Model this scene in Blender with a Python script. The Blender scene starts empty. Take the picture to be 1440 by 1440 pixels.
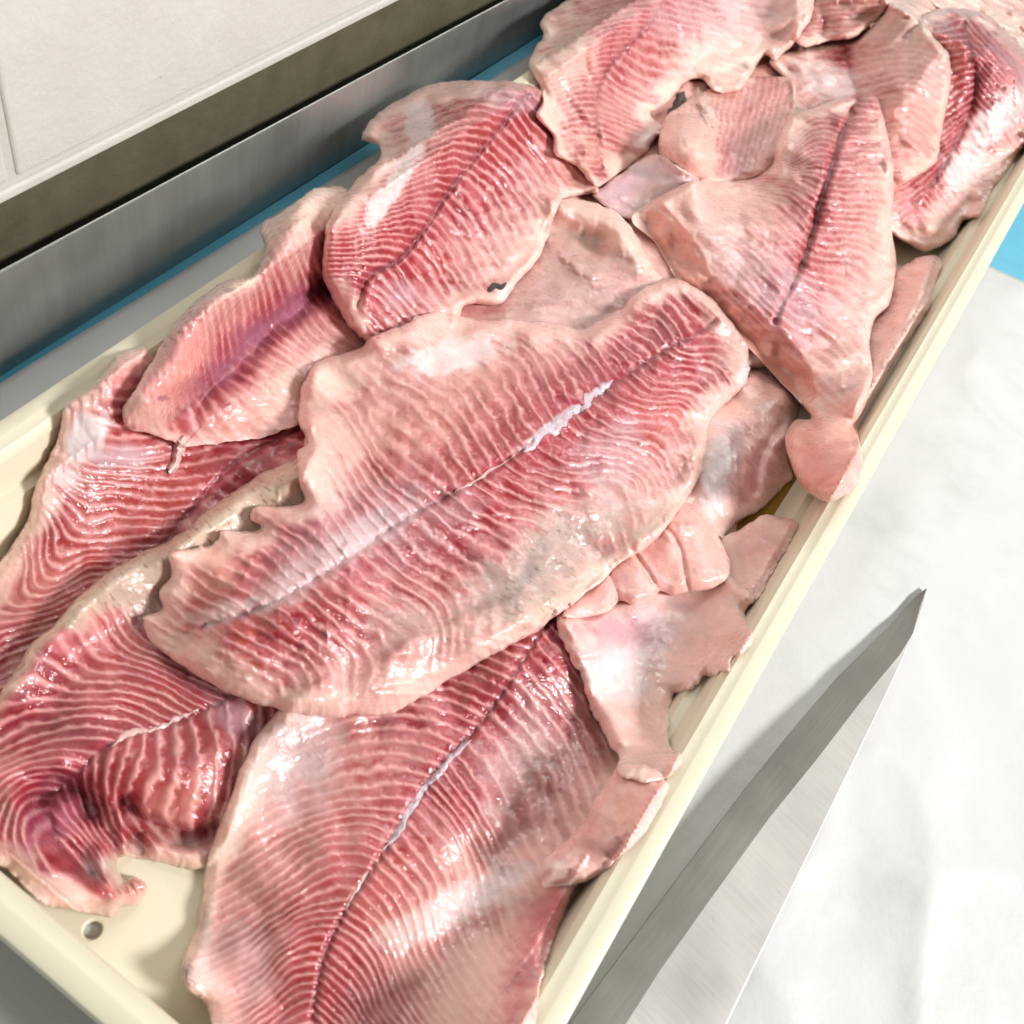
import bpy, math, random
import numpy as np
from mathutils import Matrix, Vector

# ------------------------------------------------------------------ scene, camera, light
scn = bpy.context.scene
COL = scn.collection
F = 1400.0                                   # focal length in pixels of the 1440 px photograph
H = 0.38                                     # camera height over the table top
_d = np.array([1292., -1462., F]); _n = np.array([-420., 969., F])
VY = _d / np.linalg.norm(_d)
VD = _n - _n.dot(VY) * VY; VD /= np.linalg.norm(VD)
VX = np.cross(VD, VY)

cam_d = bpy.data.cameras.new('camera'); cam = bpy.data.objects.new('camera', cam_d); COL.objects.link(cam)
cam_d.sensor_width = 36.0; cam_d.lens = 36.0 * F / 1440.0
cam_d.clip_start = 0.01; cam_d.clip_end = 50
cx = Vector((VX[0], VY[0], -VD[0])); cy = -Vector((VX[1], VY[1], -VD[1])); cz = -Vector((VX[2], VY[2], -VD[2]))
M = Matrix((cx, cy, cz)).transposed().to_4x4(); M.translation = (0, 0, H)
cam.matrix_world = M
cam_d.dof.use_dof = True; cam_d.dof.focus_distance = 0.47; cam_d.dof.aperture_fstop = 16.0
scn.camera = cam

w = bpy.data.worlds.new('World'); scn.world = w; w.use_nodes = True
bg = w.node_tree.nodes['Background']
bg.inputs['Color'].default_value = (1.0, 0.98, 0.94, 1); bg.inputs['Strength'].default_value = 0.06


def lamp(name, loc, target, size, power, col, sy=None):
    l = bpy.data.lights.new(name, 'AREA'); l.shape = 'RECTANGLE'; l.size = size; l.size_y = sy or size
    l.energy = power; l.color = col
    o = bpy.data.objects.new(name, l); COL.objects.link(o); o.location = loc
    o.rotation_euler = (Vector(target) - Vector(loc)).to_track_quat('-Z', 'Y').to_euler()
    return o


lamp('key_lamp', (1.66, 0.55, 1.32), (-0.05, 0.3, 0.03), 0.42, 54, (1.0, 0.985, 0.955), 0.42)
lamp('glint_lamp', (-0.35, 1.75, 2.1), (-0.1, 0.4, 0.0), 1.0, 12, (1.0, 0.985, 0.96), 0.26)  # unseen overhead lamps, added for wet glints and some fill
lamp('glint_lamp', (0.25, 3.0, 2.1), (-0.1, 0.4, 0.0), 1.0, 13, (1.0, 0.985, 0.96), 0.26)

scn.view_settings.view_transform = 'Standard'; scn.view_settings.look = 'None'
scn.view_settings.exposure = 0.20; scn.view_settings.gamma = 1.0
scn.render.engine = 'CYCLES'
scn.cycles.use_denoising = True
scn.cycles.max_bounces = 8

rng = np.random.default_rng(7)
random.seed(7)

# ------------------------------------------------------------------ numpy helpers


def unproj(px, py, z):
    """photo pixel + height over the table -> world point"""
    px = np.asarray(px, float); py = np.asarray(py, float)
    a, b = px - 720, py - 720
    dx = a * VX[0] + b * VX[1] + F * VX[2]
    dy = a * VY[0] + b * VY[1] + F * VY[2]
    dd = a * VD[0] + b * VD[1] + F * VD[2]
    t = (H - z) / dd
    return dx * t, dy * t, t                 # t * 1 = metres per photo pixel


def proj(x, y, z):
    v = np.array([VX, VY, VD])               # rows: world x, world y, down
    p = np.stack([x, y, H - z], -1) @ v
    return 720 + F * p[..., 0] / p[..., 2], 720 + F * p[..., 1] / p[..., 2]


def sstep(a, b, x):
    t = np.clip((x - a) / (b - a), 0, 1)
    return t * t * (3 - 2 * t)


def _hash(ix, iy, seed):
    n = (ix.astype(np.int64) * 374761393 + iy.astype(np.int64) * 668265263 + seed * 974634777) & 0xffffffff
    n = ((n ^ (n >> 13)) * 1274126177) & 0xffffffff
    return ((n ^ (n >> 16)) & 0xffff) / 65535.0


def vnoise(x, y, seed=0):
    ix, iy = np.floor(x), np.floor(y)
    fx, fy = x - ix, y - iy
    fx = fx * fx * (3 - 2 * fx); fy = fy * fy * (3 - 2 * fy)
    a = _hash(ix, iy, seed); b = _hash(ix + 1, iy, seed); c = _hash(ix, iy + 1, seed); d = _hash(ix + 1, iy + 1, seed)
    return (a + (b - a) * fx) * (1 - fy) + (c + (d - c) * fx) * fy


def fbm(x, y, seed=0, oct=4):
    s = 0; a = 0.5; t = 0
    for o in range(oct):
        s = s + a * vnoise(x * 2 ** o + 13.7 * o, y * 2 ** o - 7.1 * o, seed + o); t += a; a *= 0.55
    return s / t * 2 - 1                      # about -1..1


def catmull(pts, closed=True, n=8):
    p = np.array(pts, float); k = len(p); out = []
    for i in range(k if closed else k - 1):
        if closed:
            a, b, c, d = p[(i - 1) % k], p[i], p[(i + 1) % k], p[(i + 2) % k]
        else:
            a, b, c, d = p[max(i - 1, 0)], p[i], p[i + 1], p[min(i + 2, k - 1)]
        for j in range(n):
            t = j / n
            out.append(0.5 * (2 * b + (c - a) * t + (2 * a - 5 * b + 4 * c - d) * t * t + (-a + 3 * b - 3 * c + d) * t ** 3))
    if not closed:
        out.append(p[-1])
    return np.array(out)


def polyl(pts, n=8):
    p = np.array(pts, float); q = np.roll(p, -1, 0)
    return np.concatenate([a + (b - a) * (np.arange(n) / n)[:, None] for a, b in zip(p, q)])


def resample(p, step, closed=True):
    q = np.vstack([p, p[:1]]) if closed else p
    L = np.r_[0, np.cumsum(np.hypot(*np.diff(q, axis=0).T))]
    s = np.linspace(0, L[-1], max(4, int(L[-1] / step)), endpoint=not closed)
    return np.stack([np.interp(s, L, q[:, 0]), np.interp(s, L, q[:, 1])], 1)


def inside_poly(x, y, poly):
    r = np.zeros(x.shape, bool)
    x0, y0 = poly[:, 0], poly[:, 1]; x1, y1 = np.roll(x0, -1), np.roll(y0, -1)
    for a, b, c, d in zip(x0, y0, x1, y1):
        if b == d:
            continue
        m = (b > y) != (d > y)
        r ^= m & (x < (c - a) * (y - b) / (d - b) + a)
    return r


def seg_dist(x, y, poly, closed, chunk=20000):
    """distance to a polyline, arc length at the nearest point, signed side, nearest point"""
    q = np.vstack([poly, poly[:1]]) if closed else poly
    A = q[:-1]; D = np.diff(q, axis=0); L2 = np.maximum((D ** 2).sum(1), 1e-9); L = np.sqrt(L2)
    cum = np.r_[0, np.cumsum(L)][:-1]
    n = x.size; dist = np.empty(n); arc = np.empty(n); side = np.empty(n); nx = np.empty(n); ny = np.empty(n)
    for s in range(0, n, chunk):
        e = min(n, s + chunk)
        rx = x[s:e, None] - A[:, 0]; ry = y[s:e, None] - A[:, 1]
        t = np.clip((rx * D[:, 0] + ry * D[:, 1]) / L2, 0, 1)
        ex = rx - t * D[:, 0]; ey = ry - t * D[:, 1]
        d2 = ex * ex + ey * ey
        k = d2.argmin(1); ii = np.arange(e - s)
        dist[s:e] = np.sqrt(d2[ii, k]); arc[s:e] = cum[k] + t[ii, k] * L[k]
        side[s:e] = np.sign(D[k, 0] * ry[ii, k] - D[k, 1] * rx[ii, k])
        nx[s:e] = A[k, 0] + t[ii, k] * D[k, 0]; ny[s:e] = A[k, 1] + t[ii, k] * D[k, 1]
    return dist, arc, side, nx, ny


def tps(ctrl, val, x, y, lam=0.02):
    """thin plate spline through scattered values (how far along the row of muscle bands a point lies)"""
    c = np.array(ctrl, float) / 300.0; v = np.array(val, float); n = len(c)

    def U(r2):
        return r2 * np.log(r2 + 1e-9)
    K = U(((c[:, None] - c[None]) ** 2).sum(-1)) + lam * np.eye(n)
    P = np.c_[np.ones(n), c]
    A = np.zeros((n + 3, n + 3)); A[:n, :n] = K; A[:n, n:] = P; A[n:, :n] = P.T
    sol = np.linalg.solve(A, np.r_[v, 0, 0, 0])
    q = np.stack([x, y], -1) / 300.0; out = np.empty(len(q))
    for s in range(0, len(q), 40000):
        e = s + 40000
        out[s:e] = U(((q[s:e, None] - c[None]) ** 2).sum(-1)) @ sol[:n] + sol[n] + q[s:e] @ sol[n + 1:]
    return out


def blur(a, r):
    k = 2 * r + 1
    for ax in (0, 1):
        p = np.concatenate([np.repeat(a.take([0], ax), r + 1, ax), a, np.repeat(a.take([-1], ax), r, ax)], ax)
        c = np.cumsum(p, ax)
        a = (c.take(range(k, c.shape[ax]), ax) - c.take(range(0, c.shape[ax] - k), ax)) / k
    return a


# ------------------------------------------------------------------ blender helpers


def mesh_obj(name, verts, faces, mat, parent=None, smooth=True, origin=None):
    me = bpy.data.meshes.new(name)
    v = np.asarray(verts, float)
    o = bpy.data.objects.new(name, me)
    if origin is not None:
        v = v - np.array(origin); o.location = origin
    me.from_pydata(v.tolist(), [], [list(f) for f in faces])
    if smooth:
        me.polygons.foreach_set('use_smooth', np.ones(len(me.polygons), bool))
    me.update()
    if smooth: me.set_sharp_from_angle(angle=math.radians(38))
    if mat: me.materials.append(mat)
    COL.objects.link(o)
    if parent: o.parent = parent; 
    return o


def empty(name, loc):
    o = bpy.data.objects.new(name, None); COL.objects.link(o); o.location = loc; o.empty_display_size = 0.02
    return o


def tag(o, label=None, cat=None, group=None, kind=None):
    if label: o['label'] = label
    if cat: o['category'] = cat
    if group: o['group'] = group
    if kind: o['kind'] = kind
    return o


def bevel(o, width, seg=2, angle=40):
    m = o.modifiers.new('bevel', 'BEVEL'); m.width = width; m.segments = seg; m.limit_method = 'ANGLE'
    m.angle_limit = math.radians(angle); m.harden_normals = False
    return o


def new_mat(name):
    m = bpy.data.materials.new(name); m.use_nodes = True
    nt = m.node_tree; b = nt.nodes['Principled BSDF']
    return m, nt, b


def N(nt, typ, **kw):
    n = nt.nodes.new(typ)
    for k, v in kw.items():
        if k in n.inputs: n.inputs[k].default_value = v
        else: setattr(n, k, v)
    return n


def noise(nt, co, scale, detail=4, rough=0.55):
    n = N(nt, 'ShaderNodeTexNoise', Scale=scale, Detail=detail, Roughness=rough)
    if co is not None: nt.links.new(co, n.inputs['Vector'])
    return n.outputs['Fac']


def ramp(nt, fac, stops):
    r = nt.nodes.new('ShaderNodeValToRGB'); nt.links.new(fac, r.inputs['Fac'])
    e = r.color_ramp.elements
    while len(e) < len(stops): e.new(0.5)
    for i, (p, c) in enumerate(stops):
        e[i].position = p; e[i].color = (*c, 1) if len(c) == 3 else c
    return r.outputs['Color']


def mix(nt, fac, a, b, mode='MIX'):
    m = nt.nodes.new('ShaderNodeMix'); m.data_type = 'RGBA'; m.blend_type = mode
    for k, v in ((0, fac), (6, a), (7, b)):
        if isinstance(v, (int, float)): m.inputs[k].default_value = v
        elif isinstance(v, tuple): m.inputs[k].default_value = (*v, 1)
        else: nt.links.new(v, m.inputs[k])
    return m.outputs[2]


def maprange(nt, v, a, b, c, d):
    m = N(nt, 'ShaderNodeMapRange'); nt.links.new(v, m.inputs[0])
    for i, q in enumerate((a, b, c, d)): m.inputs[i + 1].default_value = q
    return m.outputs[0]


def bump(nt, h, strength, dist, prev=None):
    b = N(nt, 'ShaderNodeBump', Strength=strength, Distance=dist); nt.links.new(h, b.inputs['Height'])
    if prev is not None: nt.links.new(prev, b.inputs['Normal'])
    return b.outputs['Normal']


def mat_flesh():
    m, nt, b = new_mat('raw_fish_flesh')
    co = N(nt, 'ShaderNodeTexCoord').outputs['Object']
    at = N(nt, 'ShaderNodeAttribute', attribute_name='flesh').outputs['Color']
    wet = N(nt, 'ShaderNodeAttribute', attribute_name='wet').outputs['Fac']
    n1 = noise(nt, co, 900, 3); n2 = noise(nt, co, 220, 4); n3 = noise(nt, co, 2600, 2)
    c = mix(nt, 0.26, at, ramp(nt, n1, [(0.3, (0.47, 0.44, 0.43)), (0.7, (0.62, 0.62, 0.62))]), 'OVERLAY')
    c = mix(nt, 0.24, c, ramp(nt, n2, [(0.3, (0.46, 0.43, 0.43)), (0.7, (0.62, 0.62, 0.62))]), 'OVERLAY')
    nt.links.new(c, b.inputs['Base Color'])
    r = maprange(nt, n2, 0.35, 0.65, 0.26, 0.48); nt.links.new(r, b.inputs['Roughness'])
    b.inputs['IOR'].default_value = 1.38
    b.inputs['Subsurface Weight'].default_value = 0.38
    b.inputs['Subsurface Radius'].default_value = (1.0, 0.32, 0.22)
    b.inputs['Subsurface Scale'].default_value = 0.005
    nt.links.new(maprange(nt, wet, 0, 1, 0.35, 1.0), b.inputs['Coat Weight'])
    b.inputs['Coat Roughness'].default_value = 0.10
    b.inputs['Coat IOR'].default_value = 1.52
    nn = bump(nt, n2, 0.22, 0.0010); nn = bump(nt, n1, 0.18, 0.0004, nn); nn = bump(nt, n3, 0.1, 0.00012, nn)
    nt.links.new(nn, b.inputs['Normal']); 
    n4 = noise(nt, co, 380, 2, 0.4); nc = bump(nt, n2, 0.6, 0.0016); nc = bump(nt, n4, 0.6, 0.0012, nc)
    nt.links.new(nc, b.inputs['Coat Normal'])
    return m


def mat_plastic():
    m, nt, b = new_mat('cream_plastic')
    co = N(nt, 'ShaderNodeTexCoord').outputs['Object']
    n1 = noise(nt, co, 14, 4); n2 = noise(nt, co, 420, 3); n3 = noise(nt, co, 60, 5, 0.7)
    c = ramp(nt, n1, [(0.25, (0.70, 0.66, 0.50)), (0.75, (0.75, 0.71, 0.565))])
    c = mix(nt, ramp(nt, n3, [(0.58, (0, 0, 0)), (0.8, (0.25, 0.25, 0.25))]), c, (0.62, 0.52, 0.33))
    nt.links.new(c, b.inputs['Base Color'])
    nt.links.new(maprange(nt, n3, 0.3, 0.7, 0.32, 0.5), b.inputs['Roughness'])
    b.inputs['Subsurface Weight'].default_value = 0.1; b.inputs['Subsurface Radius'].default_value = (1, 0.8, 0.4)
    b.inputs['Subsurface Scale'].default_value = 0.003
    nt.links.new(bump(nt, n2, 0.12, 0.0003), b.inputs['Normal'])
    return m


def mat_steel(name, base, rough, direction, scale=(6, 900, 900), bmp=0.12, metal=1.0, var=0.86, speck=45):
    m, nt, b = new_mat(name)
    co = N(nt, 'ShaderNodeTexCoord').outputs['Object']
    m0 = N(nt, 'ShaderNodeMapping'); nt.links.new(co, m0.inputs['Vector']); m0.inputs['Rotation'].default_value = direction
    mp = N(nt, 'ShaderNodeMapping'); nt.links.new(m0.outputs['Vector'], mp.inputs['Vector']); mp.inputs['Scale'].default_value = scale
    br = noise(nt, mp.outputs['Vector'], 1.0, 4, 0.7); sp = noise(nt, co, speck, 5, 0.7); s2 = noise(nt, co, 12, 3)
    b.inputs['Metallic'].default_value = metal
    c = ramp(nt, br, [(0.3, tuple(x * var for x in base)), (0.7, tuple(min(1, x * 1.08) for x in base))])
    c = mix(nt, ramp(nt, sp, [(0.62, (0, 0, 0)), (0.78, (0.35,) * 3)]), c, tuple(x * 0.55 for x in base))
    nt.links.new(c, b.inputs['Base Color'])
    nt.links.new(maprange(nt, s2, 0.3, 0.7, rough * 0.8, rough * 1.25), b.inputs['Roughness'])
    nn = bump(nt, br, bmp, 0.0004)
    nt.links.new(nn, b.inputs['Normal'])
    return m


def mat_paper():
    m, nt, b = new_mat('butcher_paper')
    co = N(nt, 'ShaderNodeTexCoord').outputs['Object']
    n1 = noise(nt, co, 16, 6, 0.62); n2 = noise(nt, co, 55, 5, 0.6); n3 = noise(nt, co, 700, 2)
    c = ramp(nt, n1, [(0.28, (0.53, 0.565, 0.545)), (0.42, (0.615, 0.625, 0.625)), (0.62, (0.635, 0.635, 0.645)), (0.8, (0.58, 0.60, 0.59))])  # grey-green mottling: soft wrinkle shading put into the colour
    c = mix(nt, ramp(nt, n2, [(0.55, (0, 0, 0)), (0.8, (0.4,) * 3)]), c, (0.53, 0.555, 0.545))
    nt.links.new(c, b.inputs['Base Color'])
    b.inputs['Roughness'].default_value = 0.42
    nn = bump(nt, n2, 0.35, 0.0015); nn = bump(nt, n3, 0.08, 0.0002, nn)
    nt.links.new(nn, b.inputs['Normal'])
    return m


def mat_paint(name, a, bcol, rough=0.55):
    m, nt, b = new_mat(name)
    co = N(nt, 'ShaderNodeTexCoord').outputs['Object']
    n1 = noise(nt, co, 25, 5, 0.65); n2 = noise(nt, co, 160, 5, 0.65); n3 = noise(nt, co, 70, 3)
    c = ramp(nt, n1, [(0.3, a), (0.7, bcol)])
    c = mix(nt, ramp(nt, n3, [(0.72, (0, 0, 0)), (0.76, (0.7,) * 3)]), c, tuple(x * 0.55 for x in a))
    nt.links.new(c, b.inputs['Base Color']); b.inputs['Roughness'].default_value = rough
    nn = bump(nt, n3, 0.3, 0.002); nn = bump(nt, n2, 0.45, 0.0012, nn)
    nt.links.new(nn, b.inputs['Normal'])
    return m


def mat_plain(name, col, rough=0.5, nscale=60, var=0.12, bmp=0.2, bd=0.0006):
    m, nt, b = new_mat(name)
    co = N(nt, 'ShaderNodeTexCoord').outputs['Object']
    n1 = noise(nt, co, nscale, 5)
    c = ramp(nt, n1, [(0.3, tuple(x * (1 - var) for x in col)), (0.7, tuple(min(1, x * (1 + var)) for x in col))])
    nt.links.new(c, b.inputs['Base Color']); b.inputs['Roughness'].default_value = rough
    nt.links.new(bump(nt, noise(nt, co, nscale * 5, 4), bmp, bd), b.inputs['Normal'])
    return m


FLESH = mat_flesh(); PLASTIC = mat_plastic(); PAPER = mat_paper()
STEEL = mat_steel('brushed_steel', (0.42, 0.43, 0.42), 0.42, (0, 0, 0), (500, 160, 14), 0.05, 0.9, 0.9)
BLADE = mat_steel('knife_flat_steel', (0.28, 0.265, 0.235), 0.40, (0, 0, math.radians(9.8)), (1500, 12, 1500), 0.03, 1.0, 0.88)  # darker than the bevel: the flat's dark reflection is put into the colour
BEVEL = mat_steel('knife_bevel_steel', (0.53, 0.52, 0.49), 0.46, (0, 0, math.radians(9.8)), (40, 900, 900), 0.02, 1.0, 0.95, 160)
EDGE = mat_plain('honed_steel_edge', (0.85, 0.85, 0.84), 0.3, 200, 0.05)
WALLW = mat_paint('white_wall_paint', (0.62, 0.60, 0.545), (0.67, 0.655, 0.605))
WALLD = mat_paint('olive_wall', (0.078, 0.069, 0.040), (0.125, 0.112, 0.072), 0.6)
MORTAR = mat_paint('painted_mortar', (0.55, 0.54, 0.505), (0.60, 0.59, 0.555))
BLUE = mat_plain('blue_table_plastic', (0.11, 0.45, 0.62), 0.4, 30, 0.06)
WOOD = mat_plain('dark_handle_wood', (0.05, 0.03, 0.02), 0.45, 90, 0.3)
SKIN = mat_plain('dark_fish_skin', (0.05, 0.047, 0.045), 0.3, 400, 0.6, 0.5, 0.0006)

# ------------------------------------------------------------------ the setting
# table top (one sheet)
TB = [(-0.2894, -0.6), (1.2, -0.6), (1.2, 2.2), (-0.2894, 2.2)]
v = [(x, y, z) for z in (0, -0.03) for x, y in TB]
o = mesh_obj('work_table', v, [(0, 1, 2, 3), (7, 6, 5, 4), (0, 4, 5, 1), (1, 5, 6, 2), (2, 6, 7, 3), (3, 7, 4, 0)], BLUE, smooth=False)
tag(o, 'bright blue plastic work table top showing at the edge of the white paper', 'table')

# crumpled white paper under the tray and the knife
xs = np.linspace(-0.2865, 0.75, 300); ys = np.linspace(-0.35, 0.684, 300)
GX, GY = np.meshgrid(xs, ys)
# left edge drifts away from the steel, far edge runs level
lx = -0.2832 + 0.0055 * np.clip((GY - 0.25) / 0.3, -0.5, 0.8)
U = (GX - xs[0]) / (xs[-1] - xs[0])
PX = lx + U * (0.75 - lx)
PYY = GY + 0.0015 * fbm(PX * 9, PX * 0 + 3, 5, 3) * (GY > 0.6)


def ridgy(x, y, s):
    return (1 - np.abs(fbm(x, y, s, 2)) * 2.2) ** 3


Z = 0.0034 * (fbm(PX * 9 + 1.5 * fbm(PX * 5, GY * 5, 3), GY * 5, 11, 4)) \
    + 0.0026 * np.clip(ridgy(PX * 14 + GY * 5, GY * 4 - PX * 3, 21), -1, 1) \
    + 0.0020 * np.clip(ridgy(PX * 5 - GY * 8, GY * 7 + PX * 6, 31), -1, 1)
for (ax_, ay_, bx_, by_, hh_, ww_) in [(0.185, 0.60, 0.26, 0.36, .0035, .010), (0.30, 0.62, 0.36, 0.34, .004, .014), (0.13, 0.56, 0.20, 0.44, .002, .007), (0.22, 0.34, 0.30, 0.12, .0035, .010), (0.25, 0.40, 0.42, 0.30, .003, .008), (0.18, 0.22, 0.21, 0.05, .003, .008), (0.26, 0.24, 0.40, 0.10, .004, .012), (0.10, 0.40, 0.13, 0.24, .0015, .006), (0.34, 0.66, 0.50, 0.52, .004, .012)]:
    tx_, ty_ = bx_ - ax_, by_ - ay_; ln_ = math.hypot(tx_, ty_)
    t_ = ((PX - ax_) * tx_ + (GY - ay_) * ty_) / ln_ ** 2
    dd_ = ((PX - ax_) * ty_ - (GY - ay_) * tx_) / ln_ + 0.004 * fbm(PX * 30, GY * 30, 77, 2)
    Z = Z + hh_ * np.exp(-np.where(dd_ > 0, dd_ / ww_, -dd_ / (ww_ * 2.5))) * np.clip(1 - np.abs(2 * t_ - 1), 0, 1) ** 0.7
fl = sstep(0.055, 0.10, PX)
Z = 0.0055 + Z * (0.25 + 0.75 * fl)
Z = np.where(PX < 0.062, 0.0025 + 0.0006 * fbm(PX * 20, GY * 20, 9, 2), Z * fl + 0.0025 * (1 - fl))
PAPER_Z = Z; nv = Z.size
idx = np.arange(nv).reshape(Z.shape)
q = np.stack([idx[:-1, :-1], idx[:-1, 1:], idx[1:, 1:], idx[1:, :-1]], -1).reshape(-1, 4)
pv = np.stack([PX, PYY, Z], -1).reshape(-1, 3)
o = mesh_obj('paper_sheet', pv, q, PAPER)
sm = o.modifiers.new('thickness', 'SOLIDIFY'); sm.thickness = 0.0004
tag(o, 'crumpled white butcher paper sheet lying under the tray and the knife', 'paper')

# stainless upstand behind the table
sx = -0.2897
prof = [(sx, 0.0), (sx, 0.0530), (sx - 0.0003, 0.0536), (sx - 0.0008, 0.0538), (sx - 0.0012, 0.0536), (sx - 0.0015, 0.0530), (sx - 0.0015, 0.0)]
v = []; fc = []
YS = np.linspace(-0.6, 2.2, 60)
for y in YS:
    for x, z in prof: v.append((x + 0.0003 * math.sin(y * 9), y, z if z < 0.01 else z + 0.0022 - 0.0245 * (min(max(y, 0), 0.8) - 0.186)))
k = len(prof)
for i in range(len(YS) - 1):
    for j in range(k - 1):
        a = i * k + j; fc.append((a, a + k, a + k + 1, a + 1))
fc.append(tuple(range(k))); fc.append(tuple(range((len(YS) - 1) * k, len(YS) * k))[::-1])
o = mesh_obj('steel_upstand', v, fc, STEEL)
tag(o, 'brushed stainless steel upstand strip along the back of the blue table', 'backsplash')

# painted block wall behind it: pieces stand 4 mm proud of the mortar bed
WX = -0.2985
wall = empty('block_wall', (WX, 0.5, 0)); tag(wall, 'white painted concrete block wall with shallow mortar joints behind the steel upstand', 'wall')


def slab(name, x0, x1, y0, y1, z0, z1, mat, parent, bev=0.0, nseg=1):
    vs = [(x, y, z) for x in (x0, x1) for y in (y0, y1) for z in (z0, z1)]
    fs = [(0, 1, 3, 2), (4, 6, 7, 5), (0, 4, 5, 1), (2, 3, 7, 6), (0, 2, 6, 4), (1, 5, 7, 3)]
    c = ((x0 + x1) / 2, (y0 + y1) / 2, (z0 + z1) / 2)
    ob = mesh_obj(name, vs, fs, mat, None, False, c)
    if parent is not None:
        ob.parent = parent; ob.matrix_parent_inverse = Matrix.Translation(parent.location).inverted()
    if bev: bevel(ob, bev, 3, 30)
    return ob


def wall_z(px, py, x=WX):
    """height at which the ray of a photo pixel meets the wall plane"""
    gx, gy, t = unproj(px, py, 0.0)
    s = x / gx
    return H * (1 - s), gy * s


zs, _ = wall_z(0, 287); zj, _ = wall_z(20, 256); _, yj = wall_z(10, 200)
slab('mortar_bed', WX - 0.006, WX - 0.0016, -1.2, 2.6, zs - 0.0005, 0.9, MORTAR, wall)
slab('lower_wall', WX - 0.006, WX - 0.003, -1.2, 2.6, -0.5, zs - 0.001, WALLD, wall)  # plain dark olive band below the white blocks
BH, BL = 0.19, 0.39
for r in range(4):
    z0 = zj + 0.001 + r * (BH + 0.004); off = yj + 0.002 + (r % 2) * 0.2
    for c in range(-3, 6):
        y0 = off + c * (BL + 0.004)
        slab('block', WX - 0.006, WX + 0.0006 * ((r * 7 + c * 3) % 3), y0, y0 + BL, z0, z0 + BH, WALLW, wall, 0.0018)
for c in range(0, 2):                       # the course below shows only as a strip over the dark lower wall
    y0 = -0.45 + c * 1.584
    slab('block', WX - 0.006, WX + 0.0008, y0, y0 + 1.58, zs, zj - 0.0015, WALLW, wall, 0.0015)

# ------------------------------------------------------------------ the tray
ZR = 0.05


def at(px, py, z):
    x, y, _ = unproj(px, py, z); return float(x), float(y)


XR = at(1210, 700, ZR)[0]; XL = at(300, 390, ZR)[0]; YF = at(70, 1378, ZR)[1]; YB = 0.86
RW = 0.0125                                   # rim width
tray = empty('fish_tray', ((XL + XR) / 2, (YF + YB) / 2, 0.003))
tag(tray, 'long cream plastic tray full of raw fish fillets', 'tray')


def ring(inset, z, r, n=7):
    out = []
    fi = inset if inset <= RW else RW + (inset - RW) * 0.12
    x0, x1, y0, y1 = XL + inset, XR - inset, YF + fi, YB - inset
    for cxx, cyy, a0 in ((x1 - r, y0 + r, -90), (x1 - r, y1 - r, 0), (x0 + r, y1 - r, 90), (x0 + r, y0 + r, 180)):
        for i in range(n):
            a = math.radians(a0 + 90 * i / (n - 1))
            out.append((cxx + r * math.cos(a), cyy + r * math.sin(a), z))
    return out


def loft(name, prof, mat, parent, cap=False, hole=None):
    vs = []; fs = []
    n = 28
    for ins, z, r in prof: vs += ring(ins, z, r)
    for i in range(len(prof) - 1):
        for j in range(n):
            a = i * n + j; b = i * n + (j + 1) % n
            fs.append((a, b, b + n, a + n))
    if cap: fs.append(tuple(range((len(prof) - 1) * n, len(prof) * n)))
    ob = mesh_obj(name, vs, fs, mat, None, True)
    ob.parent = parent; ob.matrix_parent_inverse = Matrix.Translation(parent.location).inverted()
    return ob


# rim: outer lip, a raised bead, flat top, then the wall with its ledge
loft('rim', [(0.0012, ZR - 0.012, 0.012), (0.0, ZR - 0.0115, 0.0125), (0.0, ZR - 0.002, 0.0125), (0.0006, ZR - 0.0006, 0.012), (0.002, ZR, 0.012),
             (0.0062, ZR, 0.010), (0.0072, ZR - 0.0002, 0.010), (0.0082, ZR - 0.0008, 0.0095), (0.0112, ZR - 0.0010, 0.009), (RW, ZR - 0.0026, 0.009), (RW + 0.001, ZR - 0.005, 0.009)], PLASTIC, tray)
loft('side_wall', [(RW + 0.0009, ZR - 0.0048, 0.009), (RW + 0.0025, ZR - 0.017, 0.010), (RW + 0.0032, ZR - 0.0195, 0.010), (RW + 0.0068, ZR - 0.0205, 0.010),
                   (RW + 0.0078, ZR - 0.023, 0.011), (RW + 0.0105, 0.013, 0.012), (RW + 0.0135, 0.0085, 0.013), (RW + 0.018, 0.0066, 0.014)], PLASTIC, tray)
# outer faces of the wall under the lip
loft('outer_wall', [(0.0072, ZR - 0.004, 0.012), (0.0085, ZR - 0.014, 0.012), (0.017, 0.0045, 0.014), (0.022, 0.0034, 0.014)], PLASTIC, tray)
# floor with the drain hole punched through
ZF = 0.0064
hx, hy = at(130, 1307, ZF)
fx0, fx1, fy0, fy1 = XL + RW + 0.0175, XR - RW - 0.0175, YF + RW + 0.0175, YB - RW - 0.0175
fy0 = min(YF + RW + 0.0023, hy - 0.006)
hr = 0.0029; nh = 32
vs = []; fs = []
for ringr, zz in ((hr, ZF - 0.003), (hr, ZF - 0.0006), (hr + 0.0006, ZF), (0.0055, ZF)):
    for i in range(nh):
        a = 2 * math.pi * i / nh; vs.append((hx + ringr * math.cos(a), hy + ringr * math.sin(a), zz))
for rr in range(3):
    for i in range(nh):
        a = rr * nh + i; b = rr * nh + (i + 1) % nh; fs.append((a, b, b + nh, a + nh))
base = len(vs)
for i in range(nh):
    a = 2 * math.pi * i / nh; c, s = math.cos(a), math.sin(a)
    t = min(((fx1 - hx) if c > 0 else (hx - fx0)) / max(abs(c), 1e-6), ((fy1 - hy) if s > 0 else (hy - fy0)) / max(abs(s), 1e-6))
    vs.append((hx + t * c, hy + t * s, ZF))
for i in range(nh):
    fs.append((3 * nh + i, 3 * nh + (i + 1) % nh, base + (i + 1) % nh, base + i))
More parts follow.
